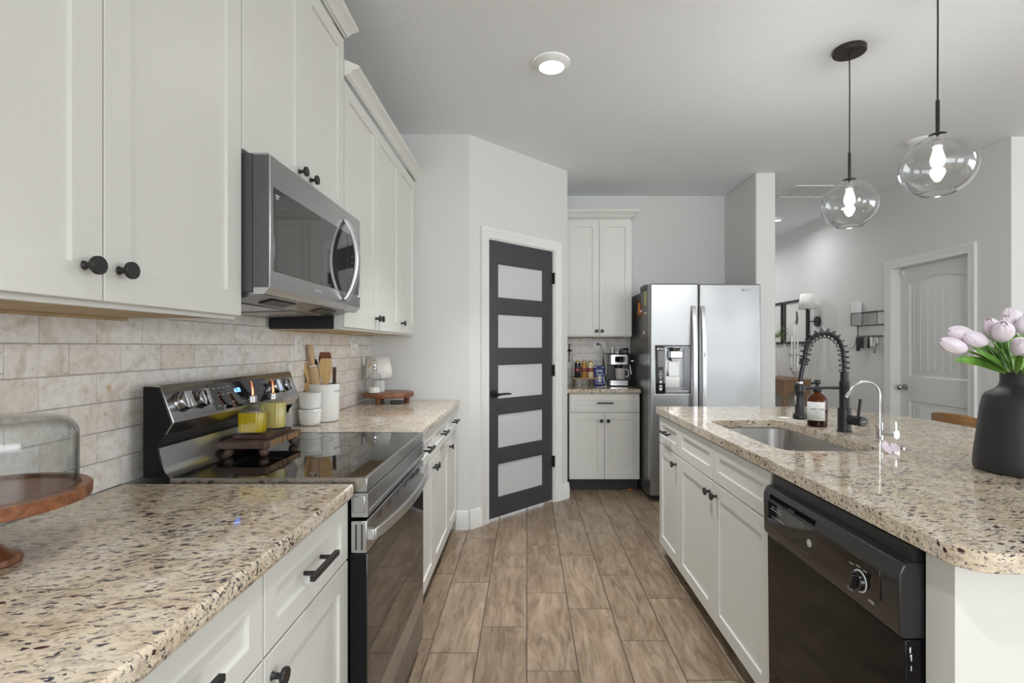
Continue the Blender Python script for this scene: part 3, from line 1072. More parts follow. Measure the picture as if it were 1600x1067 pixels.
b = MB(); b.box(-0.0014, -0.0001, 0.001, 0.046, 0.190, 0.7165); b.build('door_side_edge', M['enamel'], rg)
b = MB(); b.box(0.0, RW, -0.001, 0.046, 0.188, 0.2755); b.build('oven_door_trim', M['steel'], rg, bevel=0.002)
b = MB(); b.box(0.0, RW, 0.0, 0.046, 0.062, 0.182); b.build('storage_drawer', M['dsteel'], rg, bevel=0.003)
pts = []
for k in range(25):
    t = k / 24
    x = 0.012 + (RW - 0.024) * t
    pts.append((x, -0.016 - 0.034 * sin(pi * t) ** 0.8, 0.768))
b = MB(); b.sweep_rect(pts, 0.012, 0.030)
b.box(0.004, 0.026, -0.018, 0.002, 0.753, 0.783); b.box(RW - 0.026, RW - 0.004, -0.018, 0.002, 0.753, 0.783)
b.build('oven_handle', M['handle'], rg, bevel=0.002)
v = MB(); v.box(-0.0012, 0.003, 0.006, 0.04, 0.83, 0.876); v.build('side_badge', M['steel'], rg, bevel=0.004)


# backguard: profile points given as (distance from the front, height)
def P(X, z):
    return (-0.44 - X, z)


top = [P(-1.055, 1.182), P(-1.013, 1.182), P(-1.009, 1.179), P(-0.973, 1.080), P(-0.974, 1.075), P(-0.993, 1.045), P(-1.055, 1.045)]
b = MB(); b.prism(top, 'x', 0.0, RW + 0.012); bg = b.build('control_panel', M['steel'], rg, bevel=0.0015)
rec = [P(-1.055, 0.926), P(-1.022, 0.926), P(-1.022, 1.0445), P(-1.055, 1.0445)]
b = MB(); b.prism(rec, 'x', 0.004, RW + 0.008); b.build('backguard_recess', M['blackp'], rg)
low = [P(-1.021, 0.926), P(-1.021, 1.006), P(-1.018, 1.011), P(-1.012, 1.008), P(-1.003, 0.958), P(-0.998, 0.943), P(-0.989, 0.933), P(-0.976, 0.927), P(-0.974, 0.926)]
b = MB(); b.prism(low, 'x', 0.0, RW + 0.012); b.build('backguard_riser', M['steel'], rg)
sp = [P(-1.0545, 0.927), P(-0.985, 0.927), P(-0.996, 0.940), P(-1.006, 0.963), P(-1.0145, 1.003), P(-1.017, 1.015), P(-1.016, 1.018), P(-0.998, 1.046), P(-0.980, 1.074), P(-0.979, 1.081), P(-1.012, 1.176), P(-1.0545, 1.178)]
b = MB(); b.prism(sp, 'x', -0.0035, -0.0002); b.build('side_panel', M['enamel'], rg)
b = MB(); b.prism(sp, 'x', RW + 0.0122, RW + 0.0155); b.build('side_panel', M['enamel'], rg)
# slanted control face: origin at its lower edge, right = along x, up = up the slope
yl, zl = P(-0.973, 1.080)
yh, zh = P(-1.009, 1.179)
U = Vector((0, yh - yl, zh - zl)); SL = U.length; U.normalize()


def on_face(x, s, out=0.0):
    N = Vector((1, 0, 0)).cross(U)
    return face_m(Vector((x, yl, zl)) + U * s + N * out, (1, 0, 0), U)


b = MB(); b.box(0.195, 0.545, 0.006, SL - 0.012, -0.001, 0.0015, on_face(0, 0)); disp = b.build('display', M['glassblk'], bg)
lettering('clock_digits', '6:33', 0.021, M['digit'], disp, on_face(0.345, 0.062, 0.0019))
rr = random.Random(4)
for i, (x, s) in enumerate([(.222, .078), (.248, .078), (.274, .078), (.300, .080), (.235, .056), (.262, .056), (.29, .057), (.222, .020), (.25, .018), (.278, .020), (.30, .026),
                            (.36, .022), (.385, .022), (.41, .024), (.43, .03), (.50, .078), (.52, .078), (.50, .055), (.52, .055), (.50, .033), (.52, .033), (.535, .08), (.535, .02)]):
    b = MB(); wd = rr.uniform(.005, .009) if x < .45 else .002
    b.box(-wd, wd, -0.0012, 0.0012, 0.0015, 0.0018, on_face(x, s)); b.build('button_mark', M['ink'], disp)
for x in (0.055, 0.135, 0.594, 0.674):
    kb = MB(); F = on_face(x, 0.052)
    kb.lathe([(0.0295, 0.0), (0.0295, 0.004), (0.0275, 0.006), (0.0265, 0.022), (0.024, 0.025)], seg=32, M4=F)
    kb.prism([(-0.010, 0.02), (-0.0075, 0.036), (0.0075, 0.036), (0.010, 0.02)], 'y', -0.0245, 0.0245, F)
    k = kb.build('burner_knob', M['knobm'], bg, bevel=0.0015)
    b = MB(); b.box(x - 0.0015, x + 0.0015, 0.012 - 0.0015, 0.012 + 0.0015, 0.0002, 0.0012, on_face(0, 0)); b.build('indicator_mark', M['red'], bg)
b = MB(); b.box(0.738, 0.757, 0.022, 0.024, 0.0002, 0.0008, on_face(0, 0)); b.build('panel_mark', M['dink'], bg)

# ------------------------------------------------------------------ microwave
MW = 0.762
mw = thing('microwave', 'stainless over-the-range microwave with bowed handle above the cooktop', 'microwave', (-0.708, 1.413, 1.40), EAST)
z0 = -1.40
b = MB(); b.box(0.004, MW - 0.004, 0.052, 0.388, 1.440 + z0, 1.825 + z0); b.build('housing', M['greym'], mw, bevel=0.002)
prof = [(0.0, 1.452), (0.0, 1.818), (0.006, 1.824), (0.048, 1.824), (0.048, 1.432), (0.016, 1.432)]


def mwface(x0, x1):
    q = MB(); q.prism([(y, z + z0) for y, z in prof], 'x', x0, x1); return q


dr = mwface(0.0, 0.602).build('door', M['steel'], mw, bevel=0.0015)
cp = mwface(0.6035, MW).build('control_side', M['steel'], mw, bevel=0.0015)
b = MB(); b.box(-0.0012, 0.0, 0.004, 0.047, 1.452 + z0, 1.818 + z0); b.build('door_edge', M['greym'], dr)
b = MB(); b.box(0.020, 0.6005, -0.0022, 0.003, 1.500 + z0, 1.734 + z0); wn = b.build('window_glass', M['mwglass'], dr, bevel=0.0012)
b = MB(); b.box(0.0045 + 0.6, MW - 0.016, -0.0022, 0.003, 1.500 + z0, 1.734 + z0); cg = b.build('control_glass', M['mwglass'], cp, bevel=0.0012)
b = MB(); b.plate([MW - 0.018, MW - 0.012], [1.497 + z0, 1.737 + z0], [], -0.0035, 0.002); b.build('glass_trim', M['chrome'], cp)
for r_ in range(5):
    for c_ in range(3):
        b = MB(); b.box(0.65 + c_ * 0.03, 0.66 + c_ * 0.03, -0.0026, -0.0021, 1.55 + z0 + r_ * 0.025, 1.553 + z0 + r_ * 0.025); b.build('key_mark', M['ink'], cg)
b = MB(); b.box(0.027, 0.047, -0.0027, -0.0022, 1.712 + z0, 1.716 + z0); b.box(0.027, 0.042, -0.0027, -0.0022, 1.705 + z0, 1.708 + z0); b.build('window_sticker', M['wink'], dr)
b = MB(); b.box(0.30, 0.36, -0.0005, 0.0, 1.474 + z0, 1.479 + z0); b.build('door_mark', M['ink'], dr)
pts = []
for k in range(21):
    t = k / 20
    pts.append((0.578, -0.004 - 0.046 * sin(pi * t) ** 0.75, 1.467 + z0 + 0.315 * t))
b = MB(); b.sweep_rect(pts, 0.016, 0.034, Vector((1, 0, 0)))
b.build('bowed_handle', M['handle'], mw, bevel=0.005, seg=3)
u = MB()
u.prism([(0.017, 1.4315 + z0), (0.048, 1.4315 + z0), (0.10, 1.418 + z0), (0.385, 1.408 + z0), (0.385, 1.439 + z0), (0.0485, 1.439 + z0)], 'x', 0.006, MW - 0.006)
ub = u.build('underside', M['dsteel'], mw)
for x0, x1 in ((0.10, 0.36), (0.41, 0.67)):
    f = MB(); f.prism([(0.13, 1.4165 + z0), (0.32, 1.4098 + z0), (0.32, 1.4068 + z0), (0.13, 1.4135 + z0)], 'x', x0, x1); f.build('grease_filter', M['nickel'], ub)
for x0, x1 in ((0.12, 0.28), (0.48, 0.64)):
    f = MB(); f.prism([(0.055, 1.4290 + z0), (0.095, 1.4188 + z0), (0.095, 1.4165 + z0), (0.055, 1.4265 + z0)], 'x', x0, x1); f.build('lamp_lens', M['blackp'], ub)

# ------------------------------------------------------------------ fridge
fr = thing('refrigerator', 'side-by-side stainless refrigerator with ice and water dispenser', 'refrigerator', (1.016, 4.21, 0), FRONT)
FW = 0.910
b = MB(); b.box(0.004, FW - 0.004, 0.118, 0.84, 0.03, 1.77); b.build('cabinet_body', M['fside'], fr, bevel=0.006)
b = MB(); b.box(0.004, FW - 0.004, 0.105, 0.118, 0.06, 1.785); b.build('door_gasket', M['blackp'], fr)
b = MB(); b.box(0.02, FW - 0.02, 0.09, 0.16, 0.008, 0.052); b.build('base_grille', M['blackp'], fr)
xs = [0.0, 0.134, 0.336, 0.3975]
zz = [0.058, 0.9005, 1.288, 1.806]
b = MB(); b.plate([0.0, 0.046, 0.336, 0.3975], zz, [(1, 1)], 0.0, 0.103)
fd = b.build('freezer_door', M['fridge'], fr, bevel=0.012, seg=4)
b = MB(); b.box(0.4015, FW, 0.0, 0.103, 0.058, 1.803); rd = b.build('fridge_door', M['fridge'], fr, bevel=0.012, seg=4)
b = MB()
b.box(0.047, 0.335, 0.085, 0.09, 0.9015, 1.287); b.box(0.124, 0.13, 0.003, 0.085, 0.9015, 1.287); b.box(0.329, 0.335, 0.006, 0.085, 0.9015, 1.287)
b.box(0.13, 0.329, 0.006, 0.085, 1.281, 1.287); b.box(0.13, 0.329, 0.006, 0.085, 0.9015, 0.909)
b.build('dispenser_recess', M['dsteel'], fd)
b = MB(); b.box(0.048, 0.123, 0.0, 0.084, 0.9025, 1.286); dp = b.build('dispenser_panel', M['glassblk'], fd)
b = MB(); b.box(0.062, 0.112, -0.0006, 0.0005, 1.12, 1.25); b.build('display_window', M['label_grey'], dp)
b = MB(); b.cyl((0.064, -0.0006, 1.268), 0.009, 0.001, 'y', 18); b.build('brand_ring', M['wink'], dp)
b = MB(); b.box(0.078, 0.116, -0.0006, 0.0005, 1.262, 1.269); b.box(0.078, 0.10, -0.0006, 0.0005, 1.272, 1.2755); b.build('panel_lettering', M['wink'], dp)
for x in (0.073, 0.09):
    b = MB(); b.cyl((x, -0.0006, 1.242), 0.003, 0.001, 'y', 8); b.build('indicator_light', M['led'], dp)
for z, wd in ((1.085, 0.011), (1.068, 0.014), (1.054, 0.016), (1.038, 0.014), (1.024, 0.010)):
    b = MB(); b.box(0.086 - wd, 0.086 + wd, -0.0006, 0.0005, z - 0.0028, z + 0.0028); b.build('button_mark', M['wink'], dp)
b = MB(); b.cyl((0.086, -0.0006, 0.996), 0.012, 0.001, 'y', 16); b.build('button_icon', M['wink'], dp)
b = MB(); b.prism([(0.068, 0.957), (0.104, 0.957), (0.086, 0.975)], 'y', -0.0006, 0.0005); b.build('button_icon', M['wink'], dp)
b = MB(); b.prism([(0.072, 0.948), (0.100, 0.948), (0.094, 0.925), (0.078, 0.925)], 'y', -0.0006, 0.0005); b.build('button_icon', M['wink'], dp)
b = MB(); b.lathe([(0.03, 1.235), (0.036, 1.262), (0.05, 1.2805)], (0.218, 0.045, 0), 28); b.box(0.166, 0.272, 0.012, 0.07, 1.190, 1.252)
b.build('dispenser_head', M['steel'], fd, bevel=0.006)
b = MB(); b.lathe([(0.016, 1.16), (0.02, 1.1895)], (0.2, 0.04, 0), 20); b.build('dispenser_nozzle', M['whitep'], fd)
b = MB(); b.prism([(0.062, 1.165), (0.035, 1.165), (0.018, 1.04), (0.024, 1.038), (0.07, 1.12)], 'x', 0.158, 0.245); b.build('dispenser_paddle', M['steel'], fd, bevel=0.003)
b = MB(); b.box(0.135, 0.262, 0.058, 0.084, 0.94, 1.175); b.build('dispenser_back', M['nickel'], fd, bevel=0.004)
b = MB(); b.box(0.132, 0.327, 0.004, 0.084, 0.9095, 0.930); b.build('drip_tray', M['steel'], fd, bevel=0.004)
for nm, xa, par in (('freezer_handle', 0.352, fr), ('fridge_handle', 0.427, fr)):
    pts = []
    for k in range(25):
        t = k / 24
        pts.append((xa, -0.004 - 0.052 * sin(pi * t) ** 0.6, 0.52 + 1.10 * t))
    b = MB(); b.sweep_rect(pts, 0.016, 0.034, Vector((1, 0, 0)))
    hd = b.build(nm, M['handle'], par, bevel=0.005, seg=3)
    if nm == 'fridge_handle':
        c = MB(); c.box(xa - 0.008, xa + 0.008, -0.0665, -0.062, 1.20, 1.24); c.build('door_latch', M['dsteel'], hd, bevel=0.002)
# maker's emblem: ring disc and letters
b = MB(); b.cyl((0.763, -0.001, 1.752), 0.0105, 0.0015, 'y', 24); b.build('emblem_disc', pbr('emblem_grey', (0.22, 0.25, 0.27), 0.4), rd)
lettering('emblem_letters', 'LG', 0.026, pbr('emblem_letter', (0.20, 0.22, 0.24), 0.4), rd, face_m((0.800, -0.0008, 1.752), (1, 0, 0), (0, 0, 1)))
b = MB(); b.box(0.02, 0.09, 0.112, 0.19, 1.7705, 1.80); b.build('hinge_cover', M['greym'], fr, bevel=0.004)

# things stuck on or standing on the fridge
FS = 1.016 + 0.004
t = tag(MB().box(-0.002, -0.0003, -0.03, 0.03, -0.06, 0.06).build('energy_label', M['yellow'], None, (FS, 4.40, 1.70)), 'yellow paper label stuck to the top front of the fridge side', 'label')
b = MB(); b.prism([(-0.045, -0.055), (-0.028, -0.04), (0.0, -0.02), (0.03, -0.04), (0.045, -0.05), (0.025, 0.0), (0.012, 0.05), (-0.006, 0.058), (-0.02, 0.01)], 'x', -0.016, -0.0005)
tag(b.build('fridge_magnet', M['orange'], None, (FS, 4.60, 1.625), 0, bevel=0.004), 'orange starfish-shaped magnet on the side of the fridge', 'magnet')


def magnet_hook():
    root = thing('magnetic_hook', 'tmp', 'hook', group='magnetic hooks on the fridge side')
    b = MB(); b.cyl((-0.0004, 0, 0.0), 0.011, -0.012, 'x', 16); b.build('magnet_base', M['whitep'], root)
    b = MB(); b.tube([(-0.012, 0, 0.0), (-0.018, 0, -0.004), (-0.020, 0, -0.03), (-0.026, 0, -0.04), (-0.034, 0, -0.034), (-0.035, 0, -0.022)], 0.0025, 8); b.build('hook_wire', M['copper'], root)
    return root


mh = magnet_hook()
for i, (y, z, lb) in enumerate([(4.545, 1.60, 'small white magnet hook just below the orange magnet'), (4.375, 1.57, 'small white magnet hook nearest the fridge front, upper one'),
                                (4.435, 1.405, 'small white magnet hook alone lower down the fridge side')]):
    o = mh if i == 0 else copy_tree(mh)
    o.location = (FS, y, z); o['label'] = lb
tag(MB().box(0, 0.22, 0, 0.18, 0, 0.062).build('storage_box', M['greym'], None, (1.035, 4.50, 1.771), bevel=0.012, seg=3), 'dark box lying on top of the fridge at its left edge', 'box')

# ------------------------------------------------------------------ dishwasher
dw = thing('dishwasher', 'black dishwasher built into the island with a dial and maker emblem', 'dishwasher', (0.790, 1.682, 0), WEST)
DW = 0.612     # local x runs towards the viewer
b = MB(); b.box(0.004, DW - 0.004, 0.045, 0.56, 0.07, 0.868); b.build('tub_housing', M['blackp'], dw)
b = MB(); b.box(0.01, DW - 0.01, 0.075, 0.5, 0.003, 0.069); b.build('toe_panel', M['blackp'], dw)
b = MB(); b.prism([(0.0, 0.675), (0.006, 0.10), (0.044, 0.10), (0.044, 0.675)], 'x', 0.0, DW); b.build('door_panel', M['dwblack'], dw, bevel=0.003)
prof = [(0.044, 0.676), (-0.002, 0.676), (-0.010, 0.69), (-0.012, 0.79), (-0.012, 0.812), (-0.002, 0.832), (0.012, 0.836), (0.044, 0.836)]
b = MB(); b.prism(prof, 'x', -0.002, DW); con = b.build('control_console', M['dwpanel'], dw, bevel=0.004, seg=3)
rr = random.Random(6)
b = MB()
for k in range(9):      # chipped paint along the near edge of the door
    z = 0.66 - 0.33 * rr.random() ** 1.3
    h_, y_ = rr.uniform(0.003, 0.016), rr.uniform(0.006, 0.014)
    b.box(DW + 0.0002, DW + 0.0008, y_, y_ + rr.uniform(0.001, 0.003), z - h_, z)
b.build('paint_chips', M['wink'], dw)['kind'] = 'stuff'
b = MB(); b.box(0.0, DW - 0.004, 0.02, 0.05, 0.8365, 0.868); b.build('top_strip', M['blackp'], dw)
# glossy control strip with a curved lower edge
pl = [(0.035, 0.795), (0.035, 0.728)]
for k in range(13):
    t = k / 12
    pl.append((0.05 + 0.49 * t, 0.724 - 0.026 * sin(pi * t)))
pl += [(0.555, 0.728), (0.555, 0.795)]
b = MB(); b.prism(pl, 'y', -0.0135, -0.0095); strip = b.build('control_strip', M['glassblk'], con, bevel=0.0008)
b = MB(); b.box(0.045, 0.30, -0.0128, 0.0, 0.803, 0.817); b.build('latch_slot', M['slot'], con)
b = MB(); b.box(0.165, 0.20, -0.0155, -0.0125, 0.801, 0.811); b.build('door_latch', M['dwpanel'], con, bevel=0.001)
b = MB(); b.loops([[(0.275 + 0.0105 * q * cos(a), -0.0141, 0.748 + 0.0105 * q * sin(a)) for a in [2 * pi * k / 28 for k in range(28)]] for q in (1.0, 0.86)], True, False, False)
em = b.build('emblem_ring', M['wink'], strip, solid=0.0006)
b = MB(); b.cyl((0.275, -0.0138, 0.748), 0.0078, 0.0002, 'y', 24); b.build('emblem_disc', M['ink'], em)
lettering('emblem_letters', 'GE', 0.0095, M['wink'], em, face_m((0.275, -0.0143, 0.748), (1, 0, 0), (0, 0, 1)))
for x, z, wd in ((0.07, .782, .010), (.105, .782, .014), (0.068, .752, .008), (0.088, .752, .009), (.108, .752, .009), (.128, .752, .009), (.088, .774, .035)):
    b = MB(); b.box(x - wd, x + wd, -0.0139, -0.0134, z - 0.001, z + 0.001); b.build('button_mark', M['ink'], strip)
# dial
b = MB(); rot = Matrix.Rotation(pi / 2, 4, 'X')
b.lathe([(0.0255, 0.0), (0.0255, 0.0012), (0.0225, 0.0012), (0.0225, 0.0)], (0.488, -0.0133, 0.742), 36, rot, False, False)
dial_ring = b.build('dial_ring', M['wink'], strip)
b = MB(); b.lathe([(0.0222, 0), (0.021, 0.010), (0.019, 0.012)], (0.488, -0.0133, 0.742), 32, rot)
b.prism([(-0.0055, 0.011), (0.0055, 0.011), (0.003, 0.022), (-0.003, 0.022)], 'y', -0.019, 0.019, Matrix.Translation((0.488, -0.0133, 0.742)) @ rot @ Matrix.Rotation(R(-18), 4, 'Z'))
b.build('cycle_dial', M['glassblk'], strip, bevel=0.001)
for x, z, wd in ((.457, .770, .008), (.482, .774, .007), (.507, .772, .006), (.452, .710, .009), (.528, .715, .010), (.528, .711, .010), (.452, .706, .009)):
    b = MB(); b.box(x - wd, x + wd, -0.0139, -0.0134, z - 0.001, z + 0.001); b.build('dial_mark', M['ink'], strip)

# ------------------------------------------------------------------ sink and taps
rings = []
for off, z in ((-0.03, 0.8755), (0.008, 0.8755), (0.004, 0.868), (-0.006, 0.70), (-0.02, 0.68), (-0.06, 0.672)):
    o = -off if off < 0 and z > 0.87 else off
    d = 0.022 if (z == 0.8755 and off < 0) else off
    rings.append([(p[0], p[1], z) for p in rrect(0.915 - d, 1.295 + d, 1.835 - d, 2.605 + d, max(0.075 + d, 0.02), 8)])
sk = thing('sink', 'stainless undermount single-bowl sink in the island', 'sink', (1.105, 2.22, 0.67))
rings = [[(x - 1.105, y - 2.22, z - 0.67) for x, y, z in r] for r in rings]
b = MB(); b.loops(rings, True, False, True); b.build('basin', pbr('sink_steel', (0.45, 0.44, 0.43), 0.30, 1.0), sk)
b = MB(); b.lathe([(0.055, 0.004), (0.055, 0.006), (0.045, 0.0065), (0.04, 0.003)], (0, 0, 0), 28); b.build('drain', M['chrome'], sk)


def arc(cx, cz, r, a0, a1, n, y=0.0):
    return [(cx + r * cos(R(a0 + (a1 - a0) * k / n)), y, cz + r * sin(R(a0 + (a1 - a0) * k / n))) for k in range(n + 1)]


fa = thing('kitchen_faucet', 'matte black spring-neck kitchen faucet behind the sink', 'faucet', (1.396, 2.25, 0.914))
b = MB(); b.lathe([(0.030, 0.0), (0.030, 0.006), (0.0265, 0.008), (0.0265, 0.104), (0.020, 0.106), (0.020, 0.200), (0.0205, 0.201), (0.0205, 0.222), (0.0165, 0.224), (0.0165, 0.262), (0.014, 0.264)], seg=28)
b.build('column', M['black'], fa)
# hose: up from the column, over, and down to the spray head
H = [(0, 0, 0.262), (0, 0, 0.30), (-0.004, 0, 0.335)]
cx, cz, rx, rz = -0.088, 0.335, 0.084, 0.098
for k in range(1, 25):
    a = R(180 * k / 24)
    H.append((cx + rx * cos(a), 0, cz + rz * sin(a)))
H += [(-0.182, 0, 0.29), (-0.19, 0, 0.25), (-0.195, 0, 0.214)]
b = MB(); b.tube(H, 0.0095, 14); b.build('hose', M['blackp'], fa)
# spring coil around the first part of the hose
L = [0]
for p, q in zip(H, H[1:]):
    L.append(L[-1] + (Vector(q) - Vector(p)).length)


def along(s):
    for i in range(len(L) - 1):
        if s <= L[i + 1]:
            t = (s - L[i]) / (L[i + 1] - L[i])
            p = Vector(H[i]).lerp(Vector(H[i + 1]), t)
            return p, (Vector(H[i + 1]) - Vector(H[i])).normalized()
    return Vector(H[-1]), (Vector(H[-1]) - Vector(H[-2])).normalized()


tot = 0.375
turns, nn = 16, 16 * 16
pts = []
for k in range(nn + 1):
    s = 0.004 + tot * k / nn
    p, tt = along(s)
    a = 2 * pi * turns * k / nn
    yv = Vector((0, 1, 0)); xv = tt.cross(yv).normalized()
    pts.append(p + xv * 0.0205 * cos(a) + yv * 0.0205 * sin(a))
b = MB(); b.tube(pts, 0.0024, 6); b.build('spring', M['black'], fa)
p, tt = along(tot + 0.012)
b = MB(); rm = tt.to_track_quat('Z', 'Y').to_matrix().to_4x4()
b.lathe([(0.018, -0.012), (0.0185, -0.010), (0.0185, -0.002), (0.0165, -0.001), (0.0165, 0.002), (0.0185, 0.003), (0.0185, 0.012), (0.015, 0.014)], p, 22, rm); b.build('hose_collar', M['black'], fa)
b = MB(); b.lathe([(0.012, 0.212), (0.013, 0.21), (0.0205, 0.207), (0.0205, 0.175), (0.0185, 0.17), (0.0195, 0.085), (0.027, 0.075), (0.0285, 0.062), (0.0265, 0.056)], (-0.196, 0, 0), 26)
sh = b.build('spray_head', M['black'], fa)
b = MB(); b.lathe([(0.0125, 0.2125), (0.0125, 0.219), (0.0105, 0.220)], (-0.1955, 0, 0), 18); b.build('chrome_ring', M['chrome'], fa)
b = MB(); b.box(-0.2195, -0.2135, -0.007, 0.007, 0.115, 0.16); b.build('spray_button', M['nickel'], sh, bevel=0.002)
b = MB(); b.tube([(-0.016, 0, 0.192), (-0.08, 0, 0.193), (-0.178, 0, 0.190)], 0.0062, 12); b.lathe([(0.0235, 0.180), (0.0235, 0.200)], (-0.196, 0, 0), 24, None, False, False); b.build('support_arm', M['black'], fa)
b = MB(); ang = Matrix.Rotation(R(12), 4, 'Z') @ Matrix.Rotation(pi / 2, 4, 'X')
b.lathe([(0.0205, 0.0), (0.0205, 0.075), (0.0195, 0.077)], (0.012, -0.012, 0.055), 26, ang); hb = b.build('handle_barrel', M['black'], fa)
b = MB(); b.tube([(0.022, -0.060, 0.07), (0.027, -0.063, 0.125), (0.030, -0.064, 0.150)], 0.0062, 10); b.build('lever', M['black'], fa)
b = MB(); b.box(-0.011, 0.011, -0.0016, 0.0016, 0.0771, 0.0776, Matrix.Translation((0.012, -0.012, 0.055)) @ ang); b.build('barrel_mark', M['ink'], hb)

ff = thing('filter_faucet', 'slim chrome gooseneck drinking-water faucet beside the black faucet', 'faucet', (1.392, 2.02, 0.914))
b = MB(); b.lathe([(0.019, 0), (0.019, 0.004), (0.012, 0.006), (0.012, 0.075), (0.009, 0.078)], seg=22); b.build('body', M['chrome'], ff)
pts = [(0, 0, 0.075), (0, 0, 0.17)] + arc(-0.058, 0.178, 0.058, 8, 150, 18) + [(-0.118, 0, 0.196), (-0.128, 0, 0.180)]
b = MB(); b.tube(pts, 0.0052, 12); b.build('gooseneck_spout', M['chrome'], ff)
b = MB(); b.tube([pts[-2], (-0.126, 0, 0.183), (-0.131, 0, 0.174)], [0.006, 0.0068, 0.0068], 12); b.build('spout_tip', M['chrome'], ff)
b = MB(); b.lathe([(0.010, 0), (0.010, 0.045), (0.0165, 0.046), (0.0165, 0.054)], (0.006, -0.008, 0.036), 22, Matrix.Rotation(R(22), 4, 'Z') @ Matrix.Rotation(pi / 2, 4, 'X')); b.tube([(0.024, -0.054, 0.04), (0.024, -0.054, 0.085)], 0.0042, 8)
b.build('handle', M['chrome'], ff)
tag(MB().lathe([(0.026, 0.0), (0.026, 0.004), (0.022, 0.006), (0.012, 0.006), (0.011, 0.004)], seg=28).build('air_switch', M['chrome'], None, (1.375, 1.90, 0.9145)), 'flat round chrome cap on the island beside the drinking-water faucet', 'switch')
b = MB(); b.lathe([(0.026, 0), (0.03, 0.004), (0.026, 0.007)], seg=24, sx=1.0, sy=0.75)
tag(b.build('soap_bar', M['whitep'], None, (1.335, 2.655, 0.9145)), 'small flat white oval at the far corner of the sink', 'soap')

# ------------------------------------------------------------------ things on the range
CT = 0.914           # worktop height
ro = thing('footed_board', 'rustic walnut board on round feet standing on the cooktop', 'board', (-0.925, 1.80, 0.9245))
b = MB(); rr = random.Random(8)
n = 14
edge = [(-0.082, 0.135), (-0.082, -0.135), (0.072, -0.135)]
for k in range(n + 1):
    edge.append((0.075 + rr.uniform(-0.005, 0.005), -0.132 + 0.264 * k / n))
edge.append((0.072, 0.135))
b.prism(edge, 'z', 0.030, 0.052); bd = b.build('board', M['walnut'], ro, bevel=0.002)
b = MB(); b.prism([(0.0705 + rr.uniform(0.002, 0.008), -0.130 + 0.26 * k / 20) for k in range(21)] + [(0.068, 0.13), (0.068, -0.13)], 'z', 0.031, 0.050); b.build('bark_edge', M['bark'], bd)
for x, y in ((-0.062, -0.105), (0.055, -0.105), (-0.062, 0.105), (0.055, 0.105)):
    b = MB(); b.sphere((x, y, 0.0155), 0.0155, seg=18); b.build('ball_foot', M['walnut'], ro)
tag(MB().box(-0.06, 0.056, -0.085, 0.095, 0, 0.016).build('oil_tray', M['tray'], None, (-0.925, 1.80, 0.9768), bevel=0.002), 'small dark wooden tray on the walnut board under the oil bottles', 'tray')


def oil_bottle(mat, level, label):
    root = thing('oil_bottle', label, 'bottle', group=None)

    def ring(sx, sy, z, ins=0.0, rib=True):
        pts = []
        for k in range(144):
            a = 2 * pi * k / 144
            e = 0.42
            x = (abs(cos(a)) ** e) * (1 if cos(a) >= 0 else -1) * sx
            y = (abs(sin(a)) ** 0.75) * (1 if sin(a) >= 0 else -1) * sy
            f = 1 + (0.02 * cos(24 * a) if rib else 0)
            pts.append((x * f * (1 - ins), y * f * (1 - ins), z))
        return pts
    g = MB(); g.loops([ring(0.043, 0.026, 0.0), ring(0.044, 0.027, 0.004), ring(0.044, 0.027, 0.088), ring(0.040, 0.024, 0.098, 0, False), ring(0.026, 0.018, 0.104, 0, False), ring(0.013, 0.013, 0.107, 0, False), ring(0.012, 0.012, 0.112, 0, False)], True, True, False)
    g.build('glass_body', M['ribglass'], root)
    g = MB(); g.loops([ring(0.0405, 0.0245, 0.006), ring(0.0415, 0.025, 0.010), ring(0.0415, 0.025, level), ring(0.0405, 0.0245, level + 0.001)])
    g.build('oil', mat, root)
    g = MB(); g.lathe([(0.0145, 0.106), (0.0145, 0.113), (0.016, 0.114), (0.016, 0.118), (0.0145, 0.119), (0.0145, 0.126), (0.007, 0.129)], seg=22); g.build('collar', M['chrome'], root)
    g = MB(); g.tube([(0, 0, 0.127), (0, 0, 0.150), (-0.003, 0, 0.168), (-0.007, 0, 0.178)], [0.0065, 0.0058, 0.005, 0.0038], 12); g.build('copper_pourer', M['copper'], root)
    return root


o = oil_bottle(M['oil'], 0.070, 'ribbed glass bottle of deep yellow oil, nearer on the tray'); o.location = (-0.935, 1.745, 0.993)
o = oil_bottle(M['oilp'], 0.094, 'ribbed glass bottle of pale oil standing behind the darker oil bottle'); o.location = (-0.915, 1.845, 0.993)
# white round stick-on knob above the range
b = MB(); b.lathe([(0.017, 0), (0.017, 0.006), (0.012, 0.008), (0.012, 0.016), (0.018, 0.018), (0.018, 0.026), (0.016, 0.028)], seg=24, M4=Matrix.Rotation(pi / 2, 4, 'Y'))
tag(b.build('stick_on_hook', M['whitep'], None, (XT + 0.0005, 2.33, 1.192)), 'white round knob-shaped hook stuck on the tiles above the range corner', 'hook')


